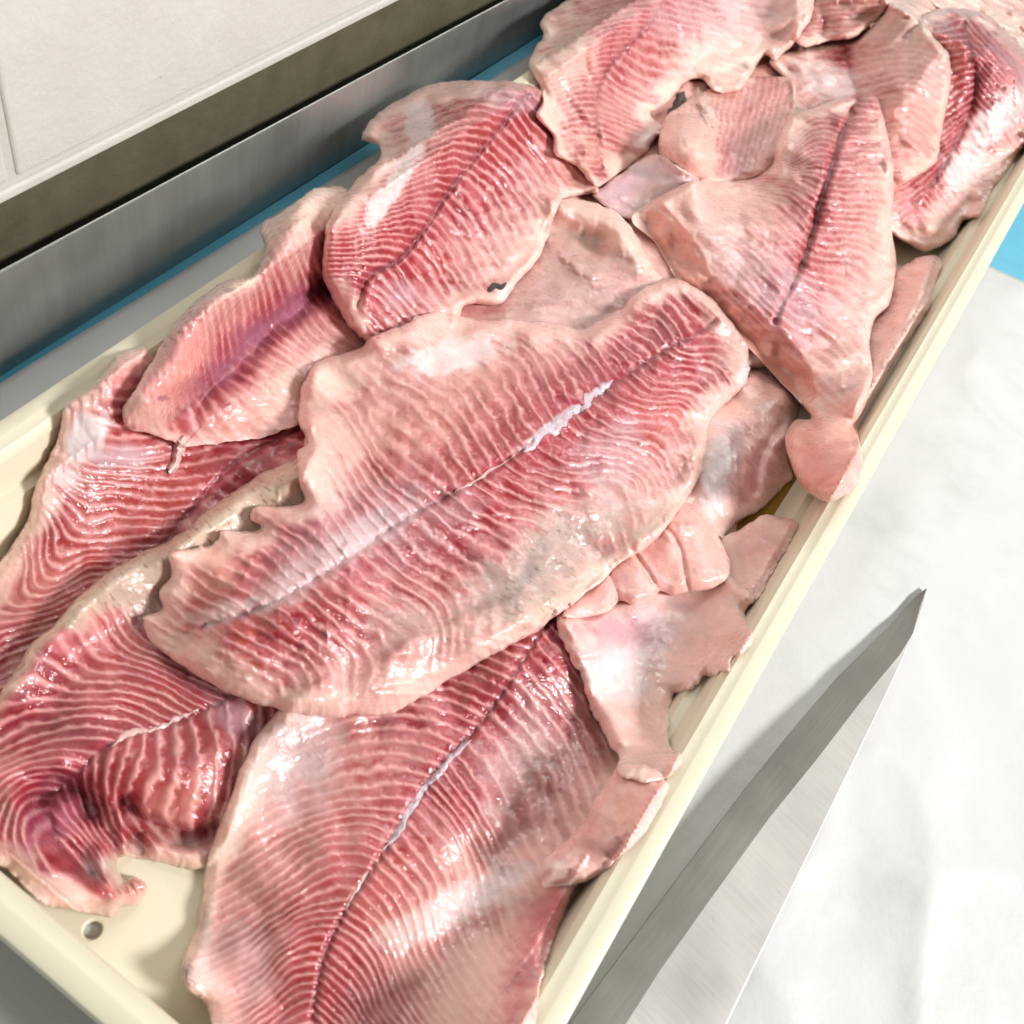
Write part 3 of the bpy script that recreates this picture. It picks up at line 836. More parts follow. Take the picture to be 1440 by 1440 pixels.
fillet('front left fillet curling into a spiral fold near the drain hole',
       [(440, 600), (420, 640), (367, 667), (320, 697), (277, 730), (233, 763), (185, 785), (140, 813), (105, 845), (77, 877), (45, 905), (20, 943), (-10, 990), (-60, 1060), (-100, 1150), (-60, 1205), (0, 1216), (35, 1248), (67, 1273), (110, 1282), (157, 1291), (172, 1276), (196, 1272), (208, 1246), (190, 1232), (174, 1238), (163, 1216), (176, 1204), (233, 1215), (290, 1222), (335, 1160), (390, 1060), (450, 980), (500, 880), (500, 760)],
       T=0.016, R1=0.006, R2=0.035, red=1.0, spine=[(430, 900), (350, 965), (283, 1000), (240, 1020), (187, 1032), (140, 1057), (112, 1086), (85, 1108), (70, 1150), (90, 1200), (130, 1230)],
       right=[(-2.5, C(0, 860, [760, 200, 620, 130, 530, 60, 520, 0])), (0, C(0, 860, [740, 270, 560, 200, 450, 130, 430, 40])), (2.2, C(0, 860, [840, 390, 690, 300, 550, 245, 400, 240, 330, 170])), (4.4, C(0, 860, [780, 430, 620, 370, 480, 330, 300, 340, 170, 310, 180, 250])), (7, C(0, 860, [620, 475, 480, 420, 300, 420, 120, 460, 0, 510])), (9.4, C(0, 860, [460, 545, 330, 520, 180, 550, 0, 620])), (11.6, C(0, 860, [360, 650, 270, 620, 130, 630, 0, 690])),
              (13.4, C(0, 860, [310, 700, 200, 680, 80, 705, -20, 790])), (15.2, C(0, 860, [240, 740, 120, 745, 45, 810, 20, 920])), (17, C(0, 860, [170, 820, 90, 830, 80, 960, 150, 1080])), (18.6, C(0, 860, [180, 900, 130, 950, 200, 1080, 330, 1180]))],
       left=[(-3.5, C(0, 860, [1100, 420, 1090, 560, 1040, 760])), (-1.4, C(0, 860, [960, 440, 980, 600, 960, 780])), (0, C(0, 860, [850, 480, 885, 600, 870, 760, 830, 880])), (1, C(0, 860, [780, 510, 795, 650, 770, 760, 740, 860])), (2, C(0, 860, [715, 520, 715, 620, 690, 720, 660, 800])), (3, C(0, 860, [650, 550, 640, 640, 600, 740, 560, 800])), (4.1, C(0, 860, [570, 580, 540, 660, 500, 760])),
             (6, C(0, 860, [440, 620, 430, 740, 460, 900])), (9, C(0, 860, [300, 740, 340, 860, 400, 960])), (12, C(0, 860, [200, 860, 270, 920, 380, 1000]))],
       band=230, edge=34, edgecol='tan', seed=16, amp=0.0007, wet=1.0, sharp=1.05, groove=0.001,
       ridges=[([(420, 665), (330, 715), (240, 785), (150, 830), (80, 900), (30, 970)], 34, .007), ([(-20, 1090), (30, 1075), (80, 1072)], 26, .006), ([(20, 1120), (35, 1170), (75, 1215), (130, 1255)], 20, .006), ([(120, 1020), (200, 1085), (270, 1090), (320, 1060)], 45, .006), ([(172, 1140), (176, 1200)], 9, .005), ([(140, 1200), (160, 1262)], 12, .005), ([(185, 1235), (203, 1245)], 11, .004)],
       grooves=[([(60, 1120), (82, 1108), (110, 1112), (130, 1140)], 17, .013), ([(60, 1160), (100, 1200), (130, 1230)], 14, .004), ([(176, 1130), (205, 1158), (260, 1180), (300, 1170)], 12, .011), ([(186, 1150), (196, 1190)], 12, .009)],
       patches=[('tan', 330, 730, 190, 85, -32, .9, .05), ('tan', 160, 820, 150, 34, -34, .8, .3), ('grey', 250, 840, 110, 60, -20, .45, .7), ('plum', 75, 1140, 50, 60, 30, .5), ('plum', 250, 940, 70, 30, 10, .3), ('pale', 60, 1250, 90, 22, 15, .7), ('white', 135, 1215, 20, 22, 0, .5), ('coral', 190, 1255, 20, 20, 0, .5), ('lav', 330, 1010, 50, 30, 30, .5), ('pale', 240, 1200, 70, 20, 5, .6), ('coral', 250, 1110, 70, 40, -10, .45, .9)])

# ---- pieces by the right wall
fillet('narrow pale fillet folded lengthwise against the right tray wall', [(1257, 383), (1290, 362), (1317, 360), (1325, 374), (1312, 403), (1307, 433), (1280, 474), (1254, 515), (1230, 556), (1200, 590), (1170, 560), (1190, 470), (1225, 420)], T=0.011, R2=0.012, base='pale', red=.4, seed=18, edge=18, edgecol='pale', ridges=[([(1310, 375), (1280, 440), (1235, 520), (1205, 575)], 16, .008)], patches=[('red', 1245, 420, 16, 50, 30, .5), ('coral', 1270, 400, 20, 40, 30, .4)])
fillet('shiny whitish fillet end poking out on the right of the central fillet', [(930, 740), (960, 640), (1000, 560), (1053, 523), (1082, 527), (1107, 547), (1124, 567), (1113, 607), (1107, 640), (1117, 670), (1097, 687), (1073, 713), (1043, 730), (1013, 757), (960, 800)], T=0.013, R1=0.007, R2=0.025, base='pale', red=.35, seed=19, edge=14, edgecol='pale', undul=0.003, wet=1.0,
       bumps=[(1095, 560, 26, 24, 0, .006), (1090, 620, 20, 18, 0, .003)], patches=[('white', 1015, 650, 30, 80, 15, .8), ('pink', 1070, 660, 36, 60, 30, .6), ('tan', 1050, 570, 40, 30, 0, .3), ('pink', 1050, 600, 20, 30, 30, .4)], grooves=[([(1100, 600), (1070, 640), (1060, 690)], 8, .003)])
# ---- front
fillet('front fillet with a long straight herringbone centre line and white glare painted on its right flank',
       [(383, 1008), (357, 1040), (340, 1080), (326, 1118), (312, 1150), (297, 1190), (287, 1227), (283, 1260), (277, 1300), (262, 1335), (255, 1362), (264, 1392), (287, 1407), (297, 1440), (300, 1520), (500, 1560), (748, 1520), (752, 1440), (770, 1350), (792, 1285), (815, 1240), (840, 1200), (875, 1150), (895, 1090), (905, 1020), (885, 950), (840, 880), (800, 840), (740, 830), (640, 860), (520, 920), (420, 970)],
       T=0.020, R1=0.006, R2=0.05, red=0.82, spine=C(520, 840, [760, 100, 700, 180, 560, 400, 450, 550, 310, 690, 200, 850, 100, 1000]) + C(240, 960, [880, 740, 760, 920, 690, 1050, 640, 1180, 610, 1340, 600, 1440, 590, 1600]),
       right=[(0, C(240, 960, [1120, 370, 1000, 340, 880, 330, 720, 350])), (2.7, C(240, 960, [1030, 500, 920, 480, 820, 490, 710, 510])), (-2.7, C(240, 960, [1230, 250, 1100, 200, 940, 180])), (-5.4, C(520, 840, [470, 500, 350, 440, 220, 420])), (-9, C(520, 840, [570, 370, 480, 310, 400, 310])),
              (5.5, C(240, 960, [960, 640, 850, 595, 700, 600, 610, 640])), (8.3, C(240, 960, [870, 740, 740, 700, 600, 745, 510, 800])), (12, C(240, 960, [770, 890, 650, 890, 540, 945, 430, 1020])),
              (15.6, C(240, 960, [700, 1030, 600, 1030, 500, 1080, 400, 1170])), (19.3, C(240, 960, [640, 1180, 560, 1180, 470, 1230, 400, 1310])), (23, C(240, 960, [610, 1330, 540, 1330, 450, 1400])), (26, C(240, 960, [600, 1460, 530, 1460, 450, 1520]))][::1],
       left=[(-5.2, C(520, 840, [440, 560, 560, 690, 640, 800])), (-2.8, C(520, 840, [340, 690, 430, 830, 500, 960, 540, 1020])), (3, C(240, 960, [1060, 520, 1160, 620, 1220, 700, 1240, 800])), (4.8, C(240, 960, [990, 600, 1090, 740, 1140, 830, 1150, 900])), (8, C(240, 960, [890, 750, 980, 850, 1040, 930, 1050, 1000])), (10, C(240, 960, [840, 830, 930, 930, 980, 1030, 1000, 1140])),
             (13, C(240, 960, [760, 950, 860, 1030, 920, 1130, 960, 1240])), (16.6, C(240, 960, [700, 1070, 800, 1170, 870, 1280, 900, 1370])), (20.5, C(240, 960, [650, 1220, 740, 1300, 800, 1400])), (24.5, C(240, 960, [610, 1370, 690, 1420, 760, 1520]))],
       band=135, edge=44, edgecol='cream', seed=22, amp=0.00065, wet=.9, step=1.8, redcol='red',  # white flank patch below is glare put into the colour
       patches=[('white', 650, 1270, 30, 130, 62, .6, .3), ('milk', 735, 1060, 60, 130, 30, .4, .7), ('grey', 410, 1060, 75, 50, 0, .5, .4), ('lav', 420, 1060, 60, 110, 20, .35, .7), ('grey', 290, 1290, 22, 44, 10, .75), ('slate', 262, 1365, 14, 22, 0, .8), ('lav', 330, 1350, 60, 90, 10, .3, .8), ('coral', 560, 1270, 90, 80, 30, .3, .9), ('coral', 310, 1400, 30, 40, 0, .4), ('cream', 330, 1130, 30, 90, 20, .5), ('pale', 670, 1380, 60, 80, 20, .5), ('pink', 750, 1330, 34, 130, 22, .85), ('crim', 765, 1330, 26, 120, 22, .45)],  # pink and crimson right edge: thin flesh, with shade put into the colour
       bumps=[(540, 1200, 150, 260, 35, .005), (262, 1365, 12, 20, 0, .003)])

fillet('plump finger shaped trimming lying along the right tray wall', [(868, 1078), (843, 1113), (823, 1153), (793, 1183), (763, 1212), (762, 1246), (800, 1246), (827, 1240), (853, 1224), (867, 1211), (900, 1180), (930, 1131), (940, 1098), (905, 1075)], T=0.015, R1=0.009, R2=0.014, base='pale', seed=21, edge=10, edgecol='pale', fade=[([(760, 1250), (800, 1250)], 30)], patches=[('coral', 880, 1140, 50, 30, -50, .55), ('pink', 840, 1180, 50, 36, -40, .4), ('white', 780, 1225, 30, 18, 0, .35)], wet=.8)

fillet('thin ragged flap hanging down over the tray wall beside the front fillet',
       [(780, 870), (800, 920), (817, 957), (833, 1007), (857, 1047), (870, 1063), (870, 1087), (900, 1100), (933, 1097), (957, 1080), (957, 1058), (938, 1047), (940, 1007), (947, 975), (977, 967), (990, 953), (1010, 951), (1027, 943), (1031, 924), (1050, 913), (1058, 897), (1053, 882), (1047, 863), (1062, 843), (1053, 827), (1027, 810), (990, 740), (930, 740), (860, 800), (800, 840)],
       T=0.009, R1=0.004, R2=0.02, base='pale', red=.3, fade=[([(820, 840), (900, 800), (1000, 760)], 40)], seed=20, edge=16, edgecol='pale', rough=2.6, undul=0.002, wet=1.0,
       patches=[('lav', 880, 900, 80, 50, -20, .75), ('white', 880, 950, 60, 40, -20, .6), ('white', 960, 860, 70, 34, -10, .35), ('coral', 1000, 860, 50, 60, 0, .2), ('pink', 870, 885, 60, 24, 10, .45)],
       bumps=[(870, 1010, 40, 60, 15, .003), (945, 1075, 14, 14, 0, .004)], ridges=[([(800, 880), (830, 960), (870, 1040)], 14, .003)])
fillet('row of smooth pink lobes bulging out from under the central fillet', [(790, 866), (830, 820), (870, 780), (920, 735), (955, 708), (988, 715), (1012, 758), (1027, 790), (1024, 812), (1000, 828), (970, 833), (948, 838), (928, 831), (915, 846), (893, 852), (873, 845), (856, 860), (825, 868)], T=0.012, R1=0.006, R2=0.014, base='pale', edge=4, edgecol='pale', seed=23, rough=.5, undul=0.0004, wet=.8,
       grooves=[([(846, 790), (862, 815), (872, 850)], 3.6, .0016), ([(880, 760), (908, 800), (926, 832)], 3.6, .0018), ([(925, 725), (955, 770), (968, 832)], 3.6, .0014)], bumps=[(850, 835, 20, 30, -30, .001), (896, 812, 26, 40, -30, .0015), (940, 790, 28, 50, -25, .0015), (992, 775, 34, 50, -20, .002)], patches=[('coral', 960, 780, 70, 50, 0, .3), ('pink', 872, 808, 10, 40, -25, .4), ('pink', 918, 790, 8, 40, -25, .4), ('pink', 960, 770, 8, 44, -25, .25)])

# ---- middle
fillet('greyish pale fillet with faint bands in the hollow at the middle of the pile', [(700, 300), (760, 282), (823, 281), (870, 300), (890, 327), (917, 373), (935, 405), (900, 470), (770, 490), (640, 480), (640, 430), (690, 360)], T=0.010, R1=0.012, R2=0.03, base='pale', red=.3, redcol='plum', seed=24, spine=[(960, 330), (860, 400), (700, 440)], single='left', edge=20, edgecol='cream', band=120,
       left=[(0, C(440, 80, [1000, 790, 1100, 800, 1250, 850])), (3, C(440, 80, [920, 900, 1100, 900, 1280, 920])), (6, C(440, 80, [860, 1000, 1050, 1000, 1200, 1030])), (8, C(440, 80, [840, 1080, 1000, 1080, 1150, 1110]))], groove=0, sharp=.5,
       patches=[('grey', 800, 410, 140, 80, 0, .55, .7), ('cream', 850, 320, 70, 40, 30, .6, .1)], ridges=[([(800, 284), (860, 305), (900, 360)], 26, .006)], grooves=[([(760, 330), (800, 330), (840, 345)], 22, .008)])
fillet('upper left fillet with a white fascia strip and a dark skin spot at its tip',
       [(510, 197), (520, 170), (545, 152), (567, 137), (603, 120), (653, 113), (720, 115), (755, 125), (800, 150), (830, 200), (838, 247), (840, 270), (812, 277), (790, 282), (777, 313), (757, 363), (727, 397), (712, 423), (690, 430), (653, 430), (640, 460), (600, 500), (540, 505), (515, 483), (490, 457), (460, 407), (453, 373), (460, 313), (490, 267), (515, 240), (532, 224), (533, 205)],
       T=0.019, R1=0.005, R2=0.035, red=0.9, spine=C(440, 80, [900, 160, 830, 250, 700, 400, 550, 600, 430, 780, 340, 870, 230, 930, 190, 1050]),
       right=[(0, C(440, 80, [800, 270, 700, 240, 600, 260, 520, 300])), (4, C(440, 80, [700, 400, 620, 370, 520, 400, 440, 460])), (8.2, C(440, 80, [600, 540, 520, 510, 420, 540, 340, 600])), (12.4, C(440, 80, [500, 680, 420, 640, 330, 670, 290, 700])), (17, C(440, 80, [400, 820, 320, 780, 210, 800, 170, 830])), (20.5, C(440, 80, [260, 920, 180, 880, 110, 900])), (24, C(440, 80, [190, 1020, 130, 980, 80, 980]))],
       left=[(-.5, C(440, 80, [830, 260, 880, 330, 930, 380])), (4, C(440, 80, [720, 400, 800, 470, 860, 560])), (7.2, C(440, 80, [640, 500, 720, 560, 780, 660])), (10.4, C(440, 80, [560, 620, 640, 690, 690, 800])), (13.6, C(440, 80, [480, 720, 560, 790, 600, 880])), (16.6, C(440, 80, [400, 830, 460, 860, 490, 920])), (19.2, C(440, 80, [330, 890, 370, 930, 390, 990])), (23, C(440, 80, [210, 1000, 280, 1040, 330, 1100]))],
       band=95, edge=26, edgecol='pale', seed=25, amp=0.0005, groove=0.0028, redcol='red', wet=.5,
       patches=[('milk', 550, 265, 15, 96, 33, .92, 0), ('milk', 588, 172, 22, 34, 20, .9, 0), ('lav', 720, 140, 70, 24, 10, .5, .5), ('cream', 770, 330, 20, 60, 25, .6), ('white', 720, 410, 30, 12, -20, .5), ('lav', 560, 410, 30, 24, 0, .45, .6), ('pale', 480, 300, 22, 80, 25, .8), ('slate', 770, 320, 12, 4, -60, .6)],
       ridges=[([(520, 185), (525, 250), (480, 300), (462, 380)], 14, .0035), ([(780, 290), (760, 350), (720, 400)], 9, .002)], bumps=[(600, 260, 110, 150, 35, .006), (520, 420, 40, 50, 0, .003)])
fillet('top fillet at the far end with a torn tip and hanging tail piece',
       [(810, -30), (798, 0), (772, 18), (760, 32), (764, 50), (752, 68), (742, 92), (757, 120), (763, 142), (753, 163), (777, 190), (781, 217), (810, 233), (828, 255), (843, 263), (867, 247), (907, 217), (925, 192), (934, 178), (915, 160), (942, 143), (962, 117), (987, 112), (1013, 133), (1040, 127), (1053, 108), (1063, 92), (1077, 78), (1091, 84), (1112, 67), (1138, 32), (1145, 0), (1140, -60), (960, -90)],
       T=0.013, R1=0.005, R2=0.03, red=0.55, spine=[(960, -60), (933, 0), (907, 40), (860, 90), (842, 130), (840, 187), (845, 240)],
       right=[(-4, C(720, 0, [680, -100, 560, -90, 420, -60])), (0, C(720, 0, [620, 20, 500, 30, 380, 60])), (4.6, C(720, 0, [540, 130, 430, 130, 330, 190])), (9, C(720, 0, [430, 260, 360, 240, 310, 280])), (13.4, C(720, 0, [350, 380, 260, 370, 180, 420])), (17, C(720, 0, [350, 480, 250, 470, 180, 520])), (21, C(720, 0, [360, 600, 290, 580, 230, 600]))],
       left=[(-4, C(720, 0, [720, -100, 820, -60, 900, -40])), (0, C(720, 0, [660, 20, 740, 40, 820, 60])), (4.6, C(720, 0, [560, 130, 650, 170, 740, 170])), (9, C(720, 0, [440, 280, 520, 340, 590, 370])), (13.4, C(720, 0, [370, 400, 450, 440, 540, 490])), (17, C(720, 0, [380, 500, 460, 530, 560, 560])), (21, C(720, 0, [380, 610, 440, 640, 500, 660]))],
       band=110, edge=26, edgecol='cream', seed=26, rough=1.7, amp=0.0004, patches=[('cream', 1000, 90, 70, 45, -30, .7), ('cream', 790, 90, 40, 90, 10, .55), ('grey', 800, 60, 30, 12, -30, .4), ('coral', 850, 190, 50, 70, 0, .4, .9), ('white', 915, 195, 18, 16, -30, .5), ('slate', 1048, 93, 8, 6, 20, .7), ('lav', 1000, 20, 120, 50, 0, .35, .9)],
       bumps=[(840, 180, 50, 60, 0, .004), (900, 40, 120, 60, -30, .004)], ridges=[([(965, 130), (985, 120), (1000, 128)], 9, .003)])

# ---- the two on top
fillet('fillet with a thick smooth cut edge ending in a round pink knob on the rim',
       [(1222, 130), (1237, 145), (1253, 207), (1257, 270), (1253, 307), (1260, 375), (1250, 430), (1231, 450), (1223, 485), (1227, 520), (1220, 563), (1206, 600), (1210, 630), (1213, 655), (1203, 685), (1163, 707), (1127, 683), (1108, 640), (1104, 614), (1118, 590), (1143, 588), (1107, 547), (1070, 507), (1027, 463), (997, 437), (960, 410), (933, 360), (917, 337), (889, 312), (893, 297), (930, 275), (970, 255), (1020, 255), (1060, 250), (1087, 230), (1092, 197), (1113, 165), (1147, 150), (1180, 138)],
       T=0.020, R1=0.006, R2=0.03, red=0.6, spine=C(860, 120, [1050, 40, 1020, 90, 960, 240, 900, 440, 840, 640, 800, 760, 730, 900, 690, 1000]),
       right=[(-10, C(860, 120, [990, 150, 900, 110, 820, 130, 740, 230])), (-5, C(860, 120, [950, 250, 880, 210, 810, 260, 720, 330])), (0.5, C(860, 120, [920, 380, 840, 350, 740, 370, 640, 400])), (6, C(860, 120, [870, 560, 800, 490, 720, 430, 600, 420])), (10.5, C(860, 120, [820, 690, 740, 610, 640, 540, 500, 490, 400, 500])), (13.4, C(860, 120, [780, 790, 690, 690, 560, 600, 430, 560])), (18, C(860, 120, [700, 930, 600, 820, 480, 710, 380, 650]))],
       left=[(-9, C(860, 120, [1010, 150, 1050, 150, 1110, 150])), (-3.5, C(860, 120, [960, 300, 1000, 310, 1060, 280, 1130, 290])), (0.5, C(860, 120, [930, 400, 990, 430, 1050, 400, 1120, 400])), (6, C(860, 120, [890, 560, 960, 570, 1040, 560, 1120, 600])), (10.5, C(860, 120, [840, 680, 930, 705, 1020, 690, 1110, 740])), (15, C(860, 120, [780, 820, 900, 860, 1000, 920, 1060, 1020])), (19, C(860, 120, [720, 960, 830, 1010, 930, 1080, 1010, 1180]))],
       band=75, edge=22, edgecol='pale', seed=27, rough=1.0, amp=0.00045, groove=0.0026, wet=.75,
       patches=[('coral', 960, 362, 120, 34, 52, .85, 0), ('coral', 1075, 492, 130, 32, 43, .85, 0), ('coral', 1160, 645, 70, 76, 0, .85, 0), ('pink', 1160, 655, 44, 44, 0, .35, 0), ('lav', 1120, 430, 70, 60, 30, .5, .7), ('cream', 1235, 450, 18, 140, 5, .5), ('cream', 1110, 190, 24, 40, 20, .4, .6), ('lav', 1040, 370, 70, 60, 30, .3, .8)],
       ridges=[([(1157, 645), (1163, 650)], 63, .017, 'ball')], bumps=[(1120, 330, 80, 160, 20, .006), (1000, 310, 80, 50, 30, .004)], cuts=[([(889, 306), (917, 340), (935, 362), (962, 412), (997, 440), (1027, 465), (1070, 509), (1100, 542)], 50, .011)], grooves=[([(1200, 160), (1180, 200), (1160, 267), (1140, 333), (1128, 372)], 6, .002)])

fillet('big central fillet across the pile with bright red bands and a torn left end',
       [(200, 867), (227, 857), (223, 833), (240, 807), (235, 780), (247, 773), (293, 770), (307, 760), (310, 747), (337, 748), (367, 743), (351, 730), (360, 713), (413, 710), (427, 703), (420, 680), (417, 637), (432, 623), (418, 593), (420, 570), (427, 540), (447, 510), (507, 490), (520, 477), (580, 450), (613, 437), (660, 447), (727, 450), (770, 452), (817, 463), (843, 450), (873, 433), (890, 417), (913, 403), (945, 390), (1000, 420), (1048, 480), (1052, 512), (1050, 537), (1030, 560), (997, 593), (993, 630), (983, 670), (960, 710), (920, 763), (873, 790), (840, 823), (787, 863), (750, 891), (720, 908), (667, 935), (603, 975), (553, 1003), (520, 1006), (497, 1003), (463, 1010), (413, 1003), (353, 987), (313, 970), (267, 943), (223, 910), (203, 887)],
       T=0.021, R1=0.007, R2=0.04, red=0.95, spine=[(1010, 445), (993, 460), (933, 493), (873, 533), (817, 573), (760, 613), (710, 650), (667, 677), (613, 705), (560, 735), (480, 790), (380, 850), (290, 880)],
       right=[(-9, C(600, 380, [1100, 270, 1060, 200, 1000, 150])), (-5.2, C(600, 380, [960, 350, 920, 290, 860, 250, 780, 240])), (0, C(600, 380, [800, 470, 750, 420, 700, 330, 620, 270, 480, 235])), (4, C(600, 380, [640, 570, 570, 450, 510, 360, 460, 300, 400, 270])), (8, C(600, 380, [480, 690, 420, 590, 350, 470, 300, 390, 200, 370])), (11.4, C(600, 380, [330, 800, 270, 700, 180, 560, 110, 470, 30, 440])), (14.2, C(600, 380, [200, 880, 120, 760, 40, 640, -60, 530])),
              (17.4, C(180, 540, [1290, 480, 1190, 400, 1090, 330, 1040, 250, 960, 120])), (19.9, C(180, 540, [1150, 540, 1040, 420, 980, 310, 900, 190])), (22, C(180, 540, [1050, 570, 960, 450, 900, 350])), (24, C(180, 540, [950, 600, 880, 450, 810, 330])), (27, C(180, 540, [830, 640, 760, 560, 680, 530])), (31, C(180, 540, [640, 740, 560, 680, 470, 660]))],
       left=[(-8, C(600, 380, [1060, 320, 1110, 360, 1190, 330])), (-5.6, C(600, 380, [985, 360, 1030, 410, 1130, 390, 1210, 420, 1250, 500])), (-2.2, C(600, 380, [870, 450, 920, 510, 1000, 530, 1100, 510, 1160, 560, 1185, 640])), (1.4, C(600, 380, [750, 530, 850, 590, 960, 600, 1060, 590])), (3.4, C(600, 380, [680, 590, 760, 650, 860, 680, 960, 690, 1050, 740, 1040, 810])), (5.8, C(600, 380, [580, 650, 680, 720, 820, 740])), (8, C(600, 380, [480, 720, 560, 790, 700, 800, 770, 790])), (10.3, C(600, 380, [380, 780, 480, 850, 620, 880, 720, 870, 860, 900, 850, 990])),
             (12.6, C(600, 380, [280, 850, 400, 930, 540, 960])), (14.4, C(600, 380, [200, 900, 320, 980, 480, 1020])), (16.4, C(600, 380, [100, 945, 240, 1030, 400, 1110])), (18.2, C(600, 380, [20, 1000, 150, 1090, 300, 1170])), (21.5, C(180, 540, [1070, 660, 1200, 770, 1330, 850, 1420, 960, 1400, 1080])), (25, C(180, 540, [890, 760, 1050, 880, 1200, 960, 1280, 1060, 1240, 1190])), (27.7, C(180, 540, [770, 860, 920, 980, 1050, 1070, 1110, 1150, 1050, 1290])), (30.5, C(180, 540, [640, 960, 780, 1080, 900, 1180, 890, 1300])), (33, C(180, 540, [500, 1040, 660, 1110, 790, 1210, 800, 1330]))],
       band=120, edge=36, edgecol='pale', seed=28, amp=0.0007, groove=0.0018, wet=.75, step=1.8, rough=2.0,
       patches=[('crim', 800, 590, 170, 60, -34, .45, .2), ('milk', 640, 500, 88, 24, -12, .92, 0), ('white', 640, 500, 60, 12, -12, .4, 0), ('pink', 430, 800, 150, 50, -32, .5, .3), ('milk', 440, 800, 120, 28, -34, .6, .2), ('milk', 530, 745, 80, 26, -30, .5, .4), ('milk', 320, 860, 60, 18, -12, .55, .2), ('lav', 470, 760, 120, 50, -30, .3, .8), ('coral', 300, 800, 46, 36, -20, .5, 0), ('cream', 470, 540, 60, 36, -30, .7, .2), ('pale', 450, 640, 50, 60, 0, .6, .5), ('grey', 780, 780, 120, 60, -38, .8, .15), ('grey', 690, 825, 80, 46, -30, .6, .5), ('slate', 745, 800, 12, 40, 20, .5), ('tan', 800, 830, 90, 20, -36, .6, .1), ('tan', 940, 720, 60, 16, -40, .3), ('grey', 560, 880, 70, 40, 10, .5, .6), ('grey', 1020, 500, 40, 40, 0, .4, .6), ('white', 770, 600, 62, 7, -36, .85, 0), ('lav', 600, 730, 90, 60, -20, .35, .8), ('coral', 640, 570, 140, 50, -25, .35, .95), ('cream', 850, 800, 70, 24, -36, .4), ('pale', 340, 950, 110, 26, 28, .6), ('white', 1046, 525, 9, 26, 20, .7), ('lav', 850, 640, 60, 60, 0, .35, .8), ('red', 413, 870, 14, 10, 20, .8, 0), ('red', 375, 893, 24, 8, 15, .7, 0)],
       ridges=[([(830, 560), (790, 592), (740, 625)], 6, .0012), ([(270, 930), (400, 985), (520, 990), (650, 925), (780, 845)], 24, .002)], cuts=[([(200, 868), (205, 890), (225, 912), (267, 945), (313, 972), (355, 989), (413, 1005), (500, 1006)], 42, .0015), ([(500, 1006), (603, 977), (720, 910), (787, 865)], 26, .002)], bumps=[(650, 650, 260, 90, -35, .006), (300, 800, 30, 26, 0, .003), (730, 790, 60, 40, -30, .002)])


# ------------------------------------------------------------------ the knife
kn = empty('kitchen_knife', (*at(950, 1300, 0.01), 0.006))
tag(kn, 'long steel kitchen knife with a pointed blade lying on the white paper beside the tray', 'knife')
# stations along the blade: spine pixel, bevel line pixel, edge pixel
ST = [((1303, 827), (1303, 828), (1303, 829), 0.0), ((1288, 838), (1294, 852), (1297, 850), .03), ((1262, 868), (1284, 890), (1287, 880), .08), ((1225, 905), (1266, 920), (1269, 925), .16), ((1180, 950), (1212, 985), (1244, 979), .26), ((1120, 1020), (1150, 1066), (1212, 1045), .38),
      ((1050, 1107), (1082, 1150), (1172, 1127), .52), ((960, 1226), (990, 1277), (1110, 1255), .68), ((870, 1348), (930, 1362), (1058, 1361), .84), ((802, 1440), (880, 1440), (1020, 1440), .95), ((740, 1524), (835, 1505), (973, 1537), 1.05), ((650, 1646), (775, 1590), (905, 1677), 1.2)]
zt = []; vs = []; fs = []; vb = []; fb = []; ve = []; fe = []
for (s, m_, e, u) in ST:
    zsp = 0.0096 + 0.0065 * u; zmid = 0.0093 + 0.0055 * u; zed = 0.0090 + 0.0046 * u
    sxy = at(*s, zsp); mxy = at(*m_, zmid); exy = at(*e, zed)
    th = 0.0003 + 0.0016 * min(1, u * 2.2)
    vs += [(*sxy, zsp), (*mxy, zmid), (*mxy, zmid - th), (*sxy, zsp - th)]
    gx, gy, gz = exy[0] - mxy[0], exy[1] - mxy[1], zed - zmid; gl = math.hypot(gx, gy) + 1e-6; k_ = 0.0007 * min(1, u * 6 + .1) / gl
    ve += [(*exy, zed), (exy[0] + gx * k_, exy[1] + gy * k_, zed - 0.0003), (exy[0] - gx * 0.02, exy[1] - gy * 0.02, zed - 0.0009)]
    vb += [(*mxy, zmid), (*exy, zed), (*mxy, zmid - th)]
for i in range(len(ST) - 1):
    a = i * 4
    for j in range(4): fs.append((a + j, a + 4 + j, a + 4 + (j + 1) % 4, a + (j + 1) % 4)[::-1])
    b = i * 3
    fb.append((b, b + 3, b + 4, b + 1)[::-1]); fb.append((b + 1, b + 4, b + 5, b + 2)[::-1])
    fe += [(b, b + 3, b + 4, b + 1)[::-1], (b + 1, b + 4, b + 5, b + 2)[::-1]]
n4 = len(vs) - 4; fs.append((n4, n4 + 1, n4 + 2, n4 + 3))


def kid(name, vs, fs, mat, parent, smooth=False):
    ob = mesh_obj(name, vs, fs, mat, None, smooth)
    ob.parent = parent; ob.matrix_parent_inverse = Matrix.Translation(parent.location).inverted()
    return ob


kid('blade', vs, fs, BLADE, kn, True); kid('ground_edge', vb, fb, BEVEL, kn, True)
kid('cutting_edge', ve, fe, EDGE, kn, False)
